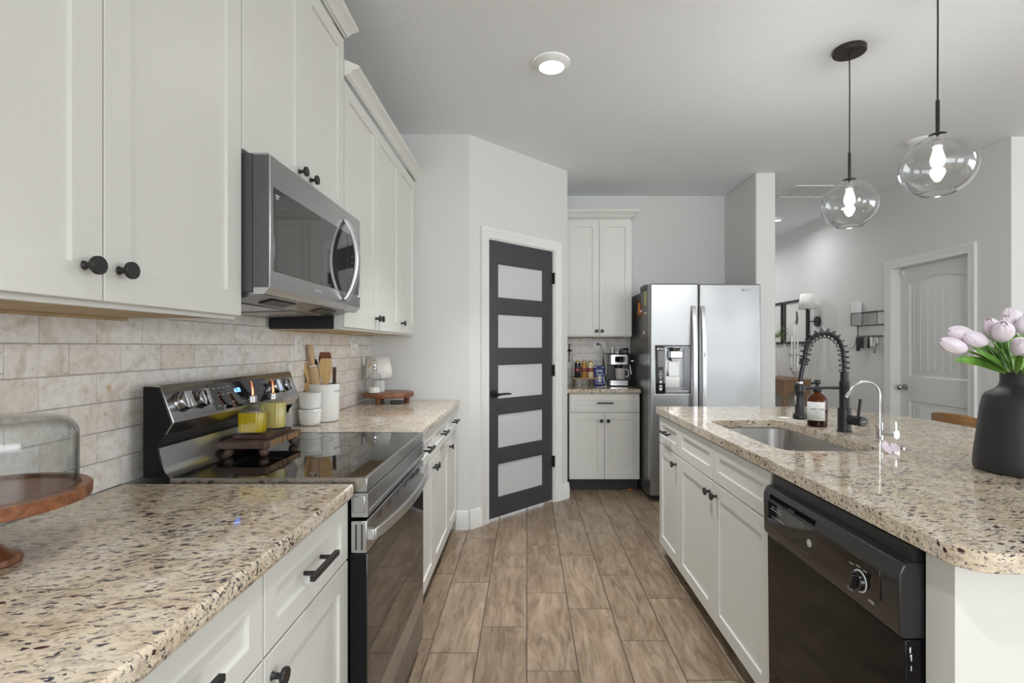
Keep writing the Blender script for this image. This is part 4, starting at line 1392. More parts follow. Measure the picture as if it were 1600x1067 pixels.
# ------------------------------------------------------------------ sockets
def outlet(label, loc, rotz, wide=False, kind='gang'):
    root = thing('wall_outlet', label, 'outlet', loc, rotz)
    W_, H_ = (0.115, 0.072) if wide else (0.072, 0.115)
    b = MB(); b.box(-W_ / 2, W_ / 2, -0.006, 0.0, -H_ / 2, H_ / 2); b.build('cover_plate', M['whitep'], root, bevel=0.002)
    a, c = (W_ * 0.30, H_ * 0.24)
    a, c = (0.033, 0.017) if wide else (0.017, 0.033)
    b = MB(); b.box(-a, a, -0.0075, -0.006, -c, c); fc = b.build('socket_face', M['white'], root, bevel=0.0006)
    for s in (-1, 1):
        for q in (-1, 1):
            u, v = s * 0.018, q * 0.0055
            x, z = (u, v) if wide else (v, u)
            b = MB(); b.box(x - 0.0014, x + 0.0014, -0.0079, -0.0074, z - 0.003, z + 0.003); b.build('slot', M['dink'], fc)
    return root


outlet('white outlet on the tiles just above the utensils', (XT, 2.458, 1.287), EAST)
outlet('white outlet on the tiles nearest the pantry corner, with a plug in it', (XT, 3.235, 1.295), EAST)
outlet('sideways white outlet on the tiles above the blue coffee bag', (0.722, 5.07, 1.308), FRONT, True)
# lamp plug and cord with an in-line switch
lc = thing('lamp_cord', 'thin pale lamp cord with a white in-line switch hanging by the corner', 'cord', (XT, 3.30, 1.2))
b = MB(); b.box(0.0065, 0.032, -0.085, -0.050, 0.078, 0.108); b.build('plug', M['whitep'], lc, bevel=0.004)
b = MB(); b.tube([(0.028, -0.055, 0.09), (0.03, 0.0, 0.105), (0.03, 0.04, 0.10), (0.028, 0.10, 0.07), (0.022, 0.115, 0.02), (0.012, 0.12, -0.05), (0.01, 0.12, -0.14), (0.012, 0.11, -0.22), (0.03, 0.08, -0.262), (0.12, 0.12, -0.2765), (0.20, 0.17, -0.2795)], 0.0022, 8)
b.build('cable', M['cord'], lc)
b = MB(); b.box(0.006, 0.024, 0.108, 0.126, -0.04, 0.02); b.build('inline_switch', M['whitep'], lc, bevel=0.004)

# ------------------------------------------------------------------ crocks and utensils


def canister(label):
    root = thing('lidded_canister', label, 'canister', group=None)
    b = MB(); b.lathe([(0.034, 0), (0.042, 0.004), (0.047, 0.014), (0.0495, 0.062), (0.0485, 0.062), (0.044, 0.03), (0.03, 0.01)], seg=40); b.build('bowl', M['white'], root)
    b = MB(); b.lathe([(0.0515, 0.0625), (0.0525, 0.066), (0.0525, 0.074), (0.0505, 0.0765), (0.02, 0.0775)], seg=40); b.build('lid', M['white'], root)
    return root


c1 = canister('lower white lidded canister beside the utensil crock'); c1.location = (-1.030, 2.435, CT + 0.0005)
c2 = canister('upper white lidded canister, stacked on another one'); c2.location = (-1.030, 2.435, CT + 0.0785)


def curved_text(name, txt, size, mat, parent, r, z, a_mid, step):
    """letters wrapped around a vertical cylinder"""
    for i, ch in enumerate(txt):
        a = a_mid + (i - (len(txt) - 1) / 2) * step
        nx = Vector((cos(a), sin(a), 0))
        lettering(name, ch, size, mat, parent, face_m(nx * (r + 0.0006) + Vector((0, 0, z)), (-sin(a), cos(a), 0), (0, 0, 1)))


b0 = c1.children[0]
curved_text('canister_lettering', 'F', 0.011, M['ink'], b0, 0.0488, 0.045, R(-38), 0.2)
b0 = c2.children[0]
curved_text('canister_lettering', 'F', 0.011, M['ink'], b0, 0.0488, 0.045, R(-30), 0.2)
ck = thing('utensil_crock', 'tall white ceramic crock holding wooden utensils', 'crock', (-1.018, 2.575, CT + 0.0005))
b = MB(); b.lathe([(0.058, 0.0), (0.066, 0.003), (0.071, 0.012), (0.0735, 0.18), (0.0745, 0.186), (0.072, 0.187), (0.069, 0.18), (0.066, 0.016), (0.0, 0.012)], seg=48); cb = b.build('crock_body', M['white'], ck)
curved_text('crock_lettering', 'UTENSILS', 0.014, M['ink'], cb, 0.0735, 0.150, R(0), 0.135)

KX, KY, KZ = -1.018, 2.575, CT
b = MB()
rot = Matrix.Rotation(R(-9), 4, 'Y')
b.lathe([(0.004, 0.018), (0.0245, 0.02), (0.0255, 0.03), (0.0255, 0.268), (0.022, 0.276)], (0, 0, 0), 28, rot)
rp = thing('rolling_pin', 'pale wooden rolling pin standing in the crock', 'rolling pin', (KX - 0.006, KY - 0.018, KZ + 0.0))
b.build('roller', M['beech'], rp)
b = MB(); b.lathe([(0.022, 0.2765), (0.023, 0.280), (0.019, 0.284)], (0, 0, 0), 24, rot); b.build('ring', M['white'], rp)
b = MB(); b.lathe([(0.0115, 0.2845), (0.014, 0.31), (0.0165, 0.35), (0.0155, 0.378), (0.010, 0.387)], (0, 0, 0), 20, rot); b.build('handle', M['beech'], rp)


def paddle(name, label, cat, mat, loc, tilt, axis, w1, L, head, slot=False, th=0.006, yaw=0.0):
    root = thing(name, label, cat, loc, yaw)
    M4 = Matrix.Rotation(R(tilt), 4, axis)
    b = MB()
    hw = 0.0085
    z1 = L - head
    pts = [(-hw, 0.02), (hw, 0.02), (hw, z1 * 0.85)]
    for k in range(1, 13):
        t = k / 12
        pts.append((hw + (w1 - hw) * sin(pi / 2 * min(1, t * 1.5)) * (1 if t < 0.85 else (1 - (t - 0.85) * 2.2)), z1 * 0.85 + (L - z1 * 0.85) * t))
    pts += [(-x, z) for x, z in pts[:1:-1]]
    if slot:
        sl = [(-0.007, z1 + 0.02), (0.007, z1 + 0.02), (0.008, L - 0.03), (-0.008, L - 0.03)]
        b.poly_fill(pts, [sl], -th / 2, th / 2)
        for v in b.bm.verts:
            v.co = M4 @ Vector((v.co.x, v.co.z, v.co.y))
    else:
        b.prism(pts, 'y', -th / 2, th / 2, M4)
    b.build('blade', mat, root, bevel=0.0015)
    return root


paddle('wooden_turner', 'wide bamboo turner at the front right of the crock', 'utensil', M['bamboo'], (KX + 0.012, KY - 0.012, KZ), 0, 'Y', 0.030, 0.315, 0.11, yaw=R(15))
paddle('slotted_spatula', 'slotted bamboo spatula leaning left out of the crock', 'utensil', M['bamboo'], (KX - 0.030, KY - 0.030, KZ), -14, 'Y', 0.026, 0.30, 0.12, True, yaw=R(10))
paddle('wooden_spoon', 'pale wooden spoon between the spatula and the rolling pin', 'utensil', M['beech'], (KX - 0.030, KY + 0.005, KZ), -9, 'Y', 0.024, 0.31, 0.10, yaw=R(20))
paddle('black_turner', 'black nylon turner at the back left of the crock', 'utensil', M['blackp'], (KX - 0.020, KY + 0.030, KZ), -16, 'Y', 0.055, 0.325, 0.12)
paddle('square_paddle', 'dark square-ended wooden paddle at the back of the crock', 'utensil', M['acacia'], (KX - 0.012, KY + 0.040, KZ), 0, 'Y', 0.032, 0.345, 0.08)
paddle('dark_spoon', 'thin dark utensil at the right rim of the crock', 'utensil', M['walnut'], (KX + 0.042, KY + 0.012, KZ), 1, 'Y', 0.009, 0.27, 0.06)

# ------------------------------------------------------------------ corner riser with lamp and sprayer
rs = thing('round_riser', 'round acacia riser on three stub legs in the counter corner', 'riser', (-0.915, 3.40, CT + 0.0005))
b = MB(); b.lathe([(0.150, 0.040), (0.160, 0.042), (0.163, 0.048), (0.163, 0.066), (0.160, 0.071), (0.154, 0.073)], seg=56); b.build('round_top', M['acacia'], rs)
for a in (-110, 10, 130):
    b = MB(); b.lathe([(0.017, 0.0), (0.021, 0.0395)], (0.115 * cos(R(a)), 0.115 * sin(R(a)), 0), 20); b.build('leg', M['acacia'], rs)
RT = CT + 0.0740
sb = thing('spray_bottle', 'clear glass mister bottle with a metal sprayer on the riser', 'bottle', (-0.978, 3.295, RT))
b = MB(); b.lathe([(0.036, 0.0), (0.039, 0.003), (0.039, 0.115), (0.036, 0.121), (0.018, 0.131), (0.016, 0.145)], seg=32, cap1=False); b.build('glass_body', M['glass'], sb)
b = MB(); b.lathe([(0.035, 0.003), (0.0375, 0.005), (0.0375, 0.036)], seg=32); b.build('powder_filling', pbr('white_powder', (0.80, 0.79, 0.76), 0.8), sb)
b = MB(); b.lathe([(0.016, 0.1455), (0.017, 0.149), (0.017, 0.166), (0.008, 0.170), (0.008, 0.19)], seg=22); b.box(-0.022, 0.014, -0.011, 0.011, 0.19, 0.208); b.build('sprayer_head', M['chrome'], sb, bevel=0.003)
b = MB(); b.tube([(-0.004, 0, 0.205), (-0.02, 0, 0.202), (-0.032, 0, 0.18), (-0.038, 0, 0.166)], [0.006, 0.006, 0.005, 0.004], 10); b.build('trigger', M['gold'], sb)
lp = thing('table_lamp', 'little white table lamp with a pleated shade behind the mister bottle', 'lamp', (-0.990, 3.43, RT))
b = MB(); b.lathe([(0.036, 0), (0.038, 0.003), (0.038, 0.072), (0.034, 0.076), (0.008, 0.078), (0.008, 0.1)], seg=32); b.build('lamp_base', M['white'], lp)
b = MB(); b.lathe([(0.089, 0.092), (0.0655, 0.232)], seg=144, cap0=False, cap1=False, rib=(36, 0.022)); b.build('pleated_shade', M['fabric'], lp, solid=0.0015)
tag(MB().box(-0.04, 0.04, -0.03, 0.03, 0, 0.014).build('phone_charger', M['greym'], None, (-0.86, 3.40, CT + 0.0005), 0.4, bevel=0.004), 'small dark gadget lying under the round riser', 'gadget')

# ------------------------------------------------------------------ cake stand with dome, near left
cs = thing('cake_stand', 'acacia pedestal cake stand at the left edge of the near counter', 'cake stand', (-0.935, 0.87, CT + 0.0005))
b = MB(); b.lathe([(0.020, 0.098), (0.143, 0.100), (0.151, 0.103), (0.152, 0.121), (0.149, 0.124), (0.136, 0.124), (0.134, 0.119), (0.0, 0.119)], seg=64); b.build('plate', M['acacia'], cs)
b = MB(); b.lathe([(0.056, 0.0), (0.058, 0.004), (0.055, 0.012), (0.046, 0.016), (0.036, 0.022), (0.022, 0.040), (0.018, 0.07), (0.024, 0.0975)], seg=40); b.build('pedestal', M['acacia'], cs)
gd = thing('glass_dome', 'clear glass dome covering the acacia cake stand', 'dome', (-0.935, 0.87, CT + 0.1205))
prof = [(0.1325, 0.0), (0.1325, 0.095)] + [(0.1325 - 0.034 * (1 - cos(R(a))), 0.095 + 0.034 * sin(R(a))) for a in range(10, 91, 10)] + [(0.06, 0.1315), (0.012, 0.134)]
inn = [(r - 0.003, z - (0.0 if z < 0.09 else 0.003)) for r, z in prof]
b = MB(); b.lathe(prof + inn[::-1], seg=72, cap0=False, cap1=False); b.build('dome', thin_glass('dome_glass', (0.965, 0.975, 0.975), 0.02, 1.2, (0.66, 0.70, 0.71)), gd)
b = MB(); b.sphere((0, 0, 0.152), 0.018); b.build('glass_knob', M['glass'], gd)

# ------------------------------------------------------------------ coffee nook
NC = CT + 0.0005
sr = thing('shelf_riser', 'narrow wooden riser under the three syrup bottles', 'riser', (0.55, 4.87, NC))
b = MB(); b.box(-0.125, 0.118, -0.05, 0.05, 0.064, 0.0785); b.build('board', M['shelfw'], sr, bevel=0.002)
for x in (-0.10, 0.055):
    b = MB(); b.box(x - 0.012, x + 0.012, -0.045, 0.045, 0, 0.0635); b.build('foot', M['walnut'], sr)


def syrup(mat, label):
    root = thing('syrup_bottle', label, 'bottle', group=None)
    b = MB(); b.lathe([(0.026, 0), (0.0275, 0.002), (0.0275, 0.136), (0.026, 0.139)], seg=30); b.build('bottle_body', mat, root)
    b = MB(); b.lathe([(0.0279, 0.055), (0.0279, 0.090)], seg=30, cap0=False, cap1=False); lb = b.build('label_band', M['burg'], root)
    b = MB(); b.lathe([(0.023, 0.1392), (0.022, 0.148), (0.012, 0.155), (0.004, 0.158), (0.004, 0.166)], seg=26); b.build('gold_cap', M['gold'], root)
    curved_text('label_script', 'S~c', 0.02, M['wink'], lb, 0.0281, 0.074, R(-90), 0.42)
    return root


for i, (mt, x, lb) in enumerate([(pbr('black_bottle', (0.02, 0.022, 0.026), 0.3), 0.482, 'black syrup bottle with gold cap, left of three by the coffee maker'),
                                 (M['caramel'], 0.544, 'caramel-coloured syrup bottle with gold cap, between black and cream ones'),
                                 (M['cream'], 0.605, 'cream-coloured syrup bottle with gold cap, nearest the blue bag')]):
    o = syrup(mt, lb); o.location = (x, 4.86, NC + 0.079); o['group'] = 'syrup bottles on the riser'
cb = thing('coffee_bag', 'dark blue coffee bag printed with a white windmill', 'bag', (0.697, 4.93, NC))
b = MB()
b.loops([[(x * 0.048, y * 0.032, 0) for x, y in ((-1, -1), (1, -1), (1, 1), (-1, 1))], [(x * 0.049, y * 0.034, 0.02) for x, y in ((-1, -1), (1, -1), (1, 1), (-1, 1))],
         [(x * 0.047, y * 0.030, 0.12) for x, y in ((-1, -1), (1, -1), (1, 1), (-1, 1))], [(x * 0.052, y * 0.010, 0.165) for x, y in ((-1, -1), (1, -1), (1, 1), (-1, 1))],
         [(x * 0.055, y * 0.004, 0.187) for x, y in ((-1, -1), (1, -1), (1, 1), (-1, 1))]])
b.build('foil_bag', M['blue'], cb, bevel=0.006, seg=3)
wm = MB(); y = -0.0375
wm.prism([(-0.016, 0.035), (0.016, 0.035), (0.009, 0.085), (-0.009, 0.085)], 'y', y, y + 0.0015)
for a in (45, 135, 225, 315):
    m4 = Matrix.Translation((0, y, 0.092)) @ Matrix.Rotation(R(a), 4, 'Y')
    wm.box(-0.004, 0.004, -0.001, 0.001, 0.002, 0.036, m4)
wm.build('windmill_print', M['wink'], cb)
b = MB(); b.box(-0.024, 0.024, -0.0375, -0.036, 0.012, 0.022); b.build('printed_strip', pbr('tan_ink', (0.55, 0.45, 0.35), 0.6), cb)
for x in (-0.04, 0.036):
    b = MB(); b.box(x - 0.012, x + 0.012, -0.0085, -0.0065, 0.166, 0.178); b.build('bag_tab', M['wink'], cb)
bm_ = MB()
for i, x in enumerate((-0.03, -0.022, -0.014, -0.004, 0.006, 0.014, 0.024)):
    bm_.prism([(-0.0315, 0.128), (-0.0305, 0.128), (-0.0245, 0.148 + 0.004 * (i % 2)), (-0.0255, 0.148 + 0.004 * (i % 2))], 'x', x - 0.0025, x + 0.0025)
bm_.build('brand_print', M['wink'], cb)

cm_ = thing('coffee_maker', 'stainless and black coffee maker beside the fridge', 'coffee maker', (0.872, 4.80, NC))
b = MB(); b.box(-0.115, 0.115, 0.10, 0.245, 0.0, 0.30); b.build('water_tank_body', M['blackp'], cm_, bevel=0.01, seg=3)
b = MB(); b.box(-0.118, -0.1135, 0.06, 0.24, 0.02, 0.30); b.build('side_panel', M['nickel'], cm_, bevel=0.002)
pr = rrect(-0.116, 0.116, 0.0, 0.20, 0.05, 8)
b = MB(); b.prism(pr, 'z', 0.203, 0.297); hd = b.build('brew_head', M['steel'], cm_, bevel=0.003)
b = MB(); b.prism(rrect(-0.114, 0.114, 0.002, 0.2, 0.048, 8), 'z', 0.2975, 0.304); b.build('top_plate', M['blackp'], cm_, bevel=0.002)
b = MB(); b.box(-0.052, 0.060, -0.003, 0.002, 0.218, 0.283); b.build('screen_bezel', M['chrome'], hd, bevel=0.003)
b = MB(); b.box(-0.046, 0.054, -0.004, -0.0028, 0.226, 0.278); b.build('screen', M['glassblk'], hd)
for k in range(4):
    b = MB(); b.cyl((-0.03 + k * 0.022, -0.0005, 0.211), 0.004, -0.003, 'y', 12); b.build('button', M['chrome'], hd)
b = MB(); b.prism(rrect(-0.112, 0.112, 0.0, 0.2, 0.04, 8), 'z', 0.006, 0.056); b.build('drip_base', M['steel'], cm_, bevel=0.003)
b = MB(); b.prism(rrect(-0.10, 0.10, 0.008, 0.12, 0.03, 8), 'z', 0.0562, 0.060); b.build('drip_grid', M['blackp'], cm_)
b = MB(); b.lathe([(0.03, 0.165), (0.036, 0.19), (0.036, 0.2028)], (0.0, 0.065, 0), 24); b.build('brew_group', M['blackp'], cm_)
b = MB(); b.tube([(0.116, 0.06, 0.235), (0.142, 0.055, 0.235)], 0.0055, 10); b.build('steam_knob', M['chrome'], cm_)
b = MB(); b.tube([(0.105, 0.05, 0.203), (0.108, 0.045, 0.165), (0.118, 0.040, 0.11)], 0.004, 10); b.build('steam_wand', M['chrome'], cm_)
mg = thing('mug', 'off-white mug standing on the coffee maker tray', 'mug', (0.887, 4.862, NC + 0.0605))
b = MB(); b.lathe([(0.036, 0), (0.042, 0.003), (0.0475, 0.05), (0.049, 0.106), (0.047, 0.107), (0.044, 0.05), (0.036, 0.008), (0, 0.006)], seg=36); b.build('cup', pbr('mug_glaze', (0.62, 0.58, 0.57), 0.3), mg)
b = MB(); b.tube([(0.046, 0, 0.09), (0.066, 0, 0.094), (0.080, 0, 0.078), (0.082, 0, 0.052), (0.072, 0, 0.028), (0.045, 0, 0.022)], 0.0058, 12); b.build('handle', M['white'], mg)
b = MB(); b.sphere((0.008, -0.0478, 0.06), 0.003, 1, 0.3, 1, 10, 6); b.build('heart_dot', M['red'], mg)
TZ = NC + 0.3045
gl = thing('glass_cup', 'small clear glass holding a white stick on the coffee maker', 'glass', (0.815, 4.88, TZ))
b = MB(); b.lathe([(0.022, 0), (0.024, 0.002), (0.028, 0.056)], seg=24, cap1=False); b.build('glass_body', M['glass'], gl)
b = MB(); b.box(-0.008, 0.006, -0.004, 0.004, 0.003, 0.058); b.build('white_stick', M['whitep'], gl)
b = MB(); b.lathe([(0.016, 0), (0.017, 0.002), (0.015, 0.024)], seg=20); tag(b.build('small_cup', M['whitep'], None, (0.863, 4.875, TZ)), 'tiny white cup beside the black portafilter on the coffee maker', 'cup')
pf = thing('portafilter', 'black portafilter lying on top of the coffee maker', 'portafilter', (0.912, 4.88, TZ))
b = MB(); b.cyl((0, -0.015, 0.0245), 0.0245, 0.045, 'y', 28); b.cyl((0, -0.018, 0.0245), 0.020, 0.004, 'y', 24); b.build('basket_ring', M['blackp'], pf, bevel=0.002)
b = MB(); b.tube([(0.0, 0.03, 0.03), (0.02, 0.045, 0.04), (0.05, 0.06, 0.045)], 0.010, 10); b.build('handle', M['blackp'], pf)
tg = thing('coffee_tamper', 'black tamper beside the portafilter on the coffee maker', 'tamper', (0.957, 4.87, TZ))
b = MB(); b.lathe([(0.017, 0), (0.017, 0.008), (0.007, 0.014), (0.008, 0.03), (0.013, 0.04), (0.008, 0.052)], seg=20); b.build('tamper_body', M['blackp'], tg)
gp = thing('glass_plunger_jar', 'tall clear glass jar with a black plunger beside the pantry wall', 'jar', (0.394, 4.74, NC))
b = MB(); b.lathe([(0.036, 0), (0.038, 0.003), (0.038, 0.10), (0.026, 0.14), (0.032, 0.20), (0.034, 0.275)], seg=32, cap1=False); b.build('glass_body', M['glass'], gp)
b = MB(); b.lathe([(0.004, 0.23), (0.008, 0.24), (0.006, 0.26), (0.006, 0.325), (0.026, 0.326), (0.027, 0.334), (0.020, 0.344), (0.0055, 0.350), (0.0055, 0.385), (0.018, 0.389), (0.019, 0.394)], seg=26); b.build('plunger', M['blackp'], gp)
gm_ = thing('glass_mug', 'short clear glass mug in front of the riser', 'mug', (0.490, 4.735, NC))
b = MB(); b.lathe([(0.026, 0), (0.029, 0.003), (0.031, 0.05), (0.032, 0.062)], seg=28, cap1=False); b.build('glass_body', M['glass'], gm_)
b = MB(); b.tube([(0.031, 0, 0.052), (0.046, 0, 0.05), (0.05, 0, 0.034), (0.042, 0, 0.018), (0.030, 0, 0.016)], 0.0035, 8); b.build('handle', M['glass'], gm_)
kc = thing('power_cord', 'black power cord from the sideways outlet to the coffee maker', 'cord', (0.70, 5.05, 1.30))
b = MB(); b.cyl((0.0, 0.0118, 0.01), 0.0135, -0.028, 'y', 16); b.build('plug', M['blackp'], kc)
b = MB(); b.tube([(0.0, -0.015, 0.01), (0.02, -0.03, 0.004), (0.035, -0.035, -0.02), (0.047, -0.04, -0.06), (0.051, -0.04, -0.09), (0.053, -0.03, -0.13), (0.048, -0.012, -0.22), (0.047, -0.006, -0.3825)], 0.0034, 8); b.build('cable', M['blackp'], kc)
wc = thing('charging_cable', 'white charging cable hanging over the blue coffee bag', 'cable', (0.736, 4.90, NC))
b = MB(); b.tube([(0.0, 0.135, 0.395), (0.0, 0.10, 0.36), (-0.004, 0.05, 0.32), (0.010, -0.02, 0.25), (0.014, -0.06, 0.17), (0.006, -0.09, 0.12), (-0.012, -0.10, 0.09), (-0.010, -0.10, 0.05), (0.004, -0.11, 0.018), (0.006, -0.13, 0.004), (-0.015, -0.15, 0.003), (-0.035, -0.14, 0.003), (-0.02, -0.165, 0.003), (0.005, -0.16, 0.003)], 0.0026, 8); b.build('cable', M['whitep'], wc)
b = MB(); b.box(-0.008, 0.008, 0.130, 0.1615, 0.383, 0.407); b.build('usb_plug', M['whitep'], wc, bevel=0.002)
tag(MB().box(-0.02, 0.02, -0.006, 0.006, 0, 0.008).build('floor_sticker', M['orange'], None, (0.925, 4.605, 0.0002)), 'tiny orange tab on the floor at the dark toe kick', 'tab')

# ------------------------------------------------------------------ soap bottle, petals, vase of tulips
sp_ = thing('soap_bottle', 'amber glass pump bottle with a white label beside the faucet', 'bottle', (1.365, 2.405, NC))
b = MB(); b.lathe([(0.036, 0), (0.0415, 0.003), (0.0425, 0.01), (0.0425, 0.118), (0.040, 0.132), (0.030, 0.146), (0.018, 0.154), (0.0145, 0.158), (0.0145, 0.167)], seg=40, cap1=False); b.build('glass_body', M['amber'], sp_)
b = MB(); b.lathe([(0.035, 0.003), (0.040, 0.008), (0.040, 0.098)], seg=36); b.build('liquid_soap', M['brew'], sp_)
lab = MB()
aa = [R(-200 + 125 * k / 20) for k in range(21)]
lab.loops([[(0.0429 * cos(a), 0.0429 * sin(a), z) for a in aa] for z in (0.030, 0.116)], True, False, False, False)
lb = lab.build('paper_label', M['paper'], sp_, solid=0.0004)
curved_text('label_lettering', 'HAND SOAP', 0.009, M['dink'], lb, 0.0431, 0.083, R(-118), 0.15)
for z, h_ in ((0.10, .05), (0.07, .16), (0.045, .10)):
    ln = MB(); ln.loops([[(0.0433 * cos(R(-118) + h_ * 2 * q), 0.0433 * sin(R(-118) + h_ * 2 * q), zz) for q in (-1, -.5, 0, .5, 1)] for zz in (z, z + 0.0012)], True, False, False, False); ln.build('label_rule', M['ink'], lb)
b = MB(); b.lathe([(0.0175, 0.160), (0.019, 0.162), (0.019, 0.182), (0.016, 0.186), (0.008, 0.188), (0.008, 0.196), (0.014, 0.197), (0.015, 0.199), (0.015, 0.212), (0.012, 0.217)], seg=24); b.tube([(0, 0, 0.206), (-0.02, -0.012, 0.207), (-0.036, -0.022, 0.202)], 0.0055, 10); b.build('pump', M['blackp'], sp_)


def loose_petal(label, loc, rot, s):
    mb = MB(); rings = []
    for i in range(7):
        t = i / 6
        wd = 0.024 * sin(pi * (0.12 + 0.83 * t)) ** 0.8
        rings.append([(wd * u, -0.03 + 0.06 * t, 0.014 * (u * u) + 0.010 * (2 * t - 1) ** 2) for u in (-1, -.6, -.2, .2, .6, 1)])
    mb.loops(rings, True, False, False, False)
    o = mb.build('fallen_petal', M['petal'], None, loc, 0, solid=0.0012, sub=1)
    o.rotation_euler = rot; o.scale = (s, s, s)
    return tag(o, label, 'petal', 'petals fallen by the sink')


loose_petal('upright pointed pink petal at the sink edge', (1.262, 1.81, NC + 0.013), (R(62), R(6), R(20)), 0.8)
loose_petal('flatter round pink petal right of the pointed one', (1.305, 1.815, NC + 0.008), (R(40), R(-6), R(-30)), 0.68)

VX, VY = 1.482, 1.53
vs = thing('vase', 'matte black ceramic bottle-shaped vase holding pink tulips', 'vase', (VX, VY, NC))
b = MB()
b.lathe([(0.106, 0.0), (0.113, 0.004), (0.115, 0.012), (0.113, 0.05), (0.098, 0.19), (0.092, 0.222), (0.086, 0.232), (0.062, 0.248), (0.055, 0.256), (0.0515, 0.268), (0.0515, 0.296), (0.0535, 0.301), (0.0515, 0.303), (0.047, 0.300), (0.047, 0.26), (0.085, 0.22), (0.105, 0.02), (0.0, 0.012)], seg=72)
b.build('vase_body', M['vase'], vs)


def bloom_mesh(L=0.062, Rr=0.024, open_=0.0):
    mb = MB()
    for ly in range(2):
        for p in range(3):
            a0 = 2 * pi * p / 3 + ly * pi / 3
            rings = []
            for i in range(9):
                t = i / 8
                prof = sin(pi * (0.12 + 0.868 * t)) ** 0.62
                r = Rr * prof * (0.90 if ly else 1.0) + open_ * t * t
                hw = R(68) * (sin(pi * (0.18 + 0.68 * t)) ** 0.6)
                z = L * (t if not ly else 0.03 + 0.95 * t)
                row = []
                for u in (-1, -.66, -.33, 0, .33, .66, 1):
                    a = a0 + hw * u
                    rr_ = r * (1 - 0.10 * (u * u) + 0.04)
                    row.append((rr_ * cos(a), rr_ * sin(a), z - 0.010 * t * u * u))
                rings.append(row)
            mb.loops(rings, True, False, False, False)
    mb.lathe([(0.001, L * 0.06)] + [(Rr * 0.78 * sin(pi * (0.12 + 0.8 * k / 8)) ** 0.7, L * (0.08 + 0.84 * k / 8)) for k in range(9)] + [(0.001, L * 0.95)], seg=14)
    return mb


def leaf_mesh(p0, p1, p2, wd, face):
    """lance-shaped leaf along a quadratic curve, folded along its midrib"""
    p0, p1, p2 = Vector(p0), Vector(p1), Vector(p2)
    face = Vector(face).normalized()
    rings = []
    n = 12
    for i in range(n + 1):
        t = i / n
        c = p0 * (1 - t) ** 2 + p1 * 2 * t * (1 - t) + p2 * t * t
        d = (2 * (1 - t) * (p1 - p0) + 2 * t * (p2 - p1)).normalized()
        s = d.cross(face).normalized()
        up = s.cross(d).normalized()
        w_ = wd * (sin(pi * (0.10 + 0.895 * t)) ** 0.75)
        rings.append([c + s * w_ * u + up * (abs(u) ** 1.6) * w_ * 0.45 for u in (-1, -.5, 0, .5, 1)])
    mb = MB(); mb.loops(rings, True, False, False, False)
    return mb


NECK = Vector((0, 0, 0.285))
TUL = [  # bloom base, bloom tip metres from the vase foot, label
    ((-0.2068, -0.0600, 0.4039), (-0.2958, -0.0900, 0.4177), 0.0225, 'pink tulip reaching far left, the upper of the two outermost blooms'),
    ((-0.2544, -0.0900, 0.3655), (-0.3417, -0.1200, 0.3904), 0.0215, 'lowest pink tulip at the far left of the bouquet'),
    ((-0.1968, -0.0900, 0.3835), (-0.2611, -0.1000, 0.4085), 0.022, 'pink tulip with a pale green base, right of the two outermost blooms'),
    ((-0.1314, -0.0600, 0.3984), (-0.1842, -0.0900, 0.4501), 0.0225, 'pink tulip leaning up left with one petal opening'),
    ((-0.1539, -0.1000, 0.3959), (-0.1969, -0.1500, 0.4366), 0.0235, 'broad pink tulip facing the viewer in the middle of the bouquet'),
    ((-0.0153, 0.0200, 0.4113), (-0.0495, 0.0000, 0.4644), 0.0235, 'pink tulip right behind the broad middle bloom'),
    ((0.0190, 0.0500, 0.4397), (-0.0042, 0.0400, 0.4942), 0.0265, 'topmost pink tulip of the bouquet'),
    ((-0.0139, -0.0300, 0.4120), (-0.0348, -0.0400, 0.4658), 0.0255, 'pink tulip at the right picture edge, above the tilted bloom'),
    ((-0.0978, -0.0900, 0.3601), (-0.1434, -0.1500, 0.3900), 0.0245, 'violet-tinged pink tulip hanging low in front at the right'),
]
ORD = random.Random(2)
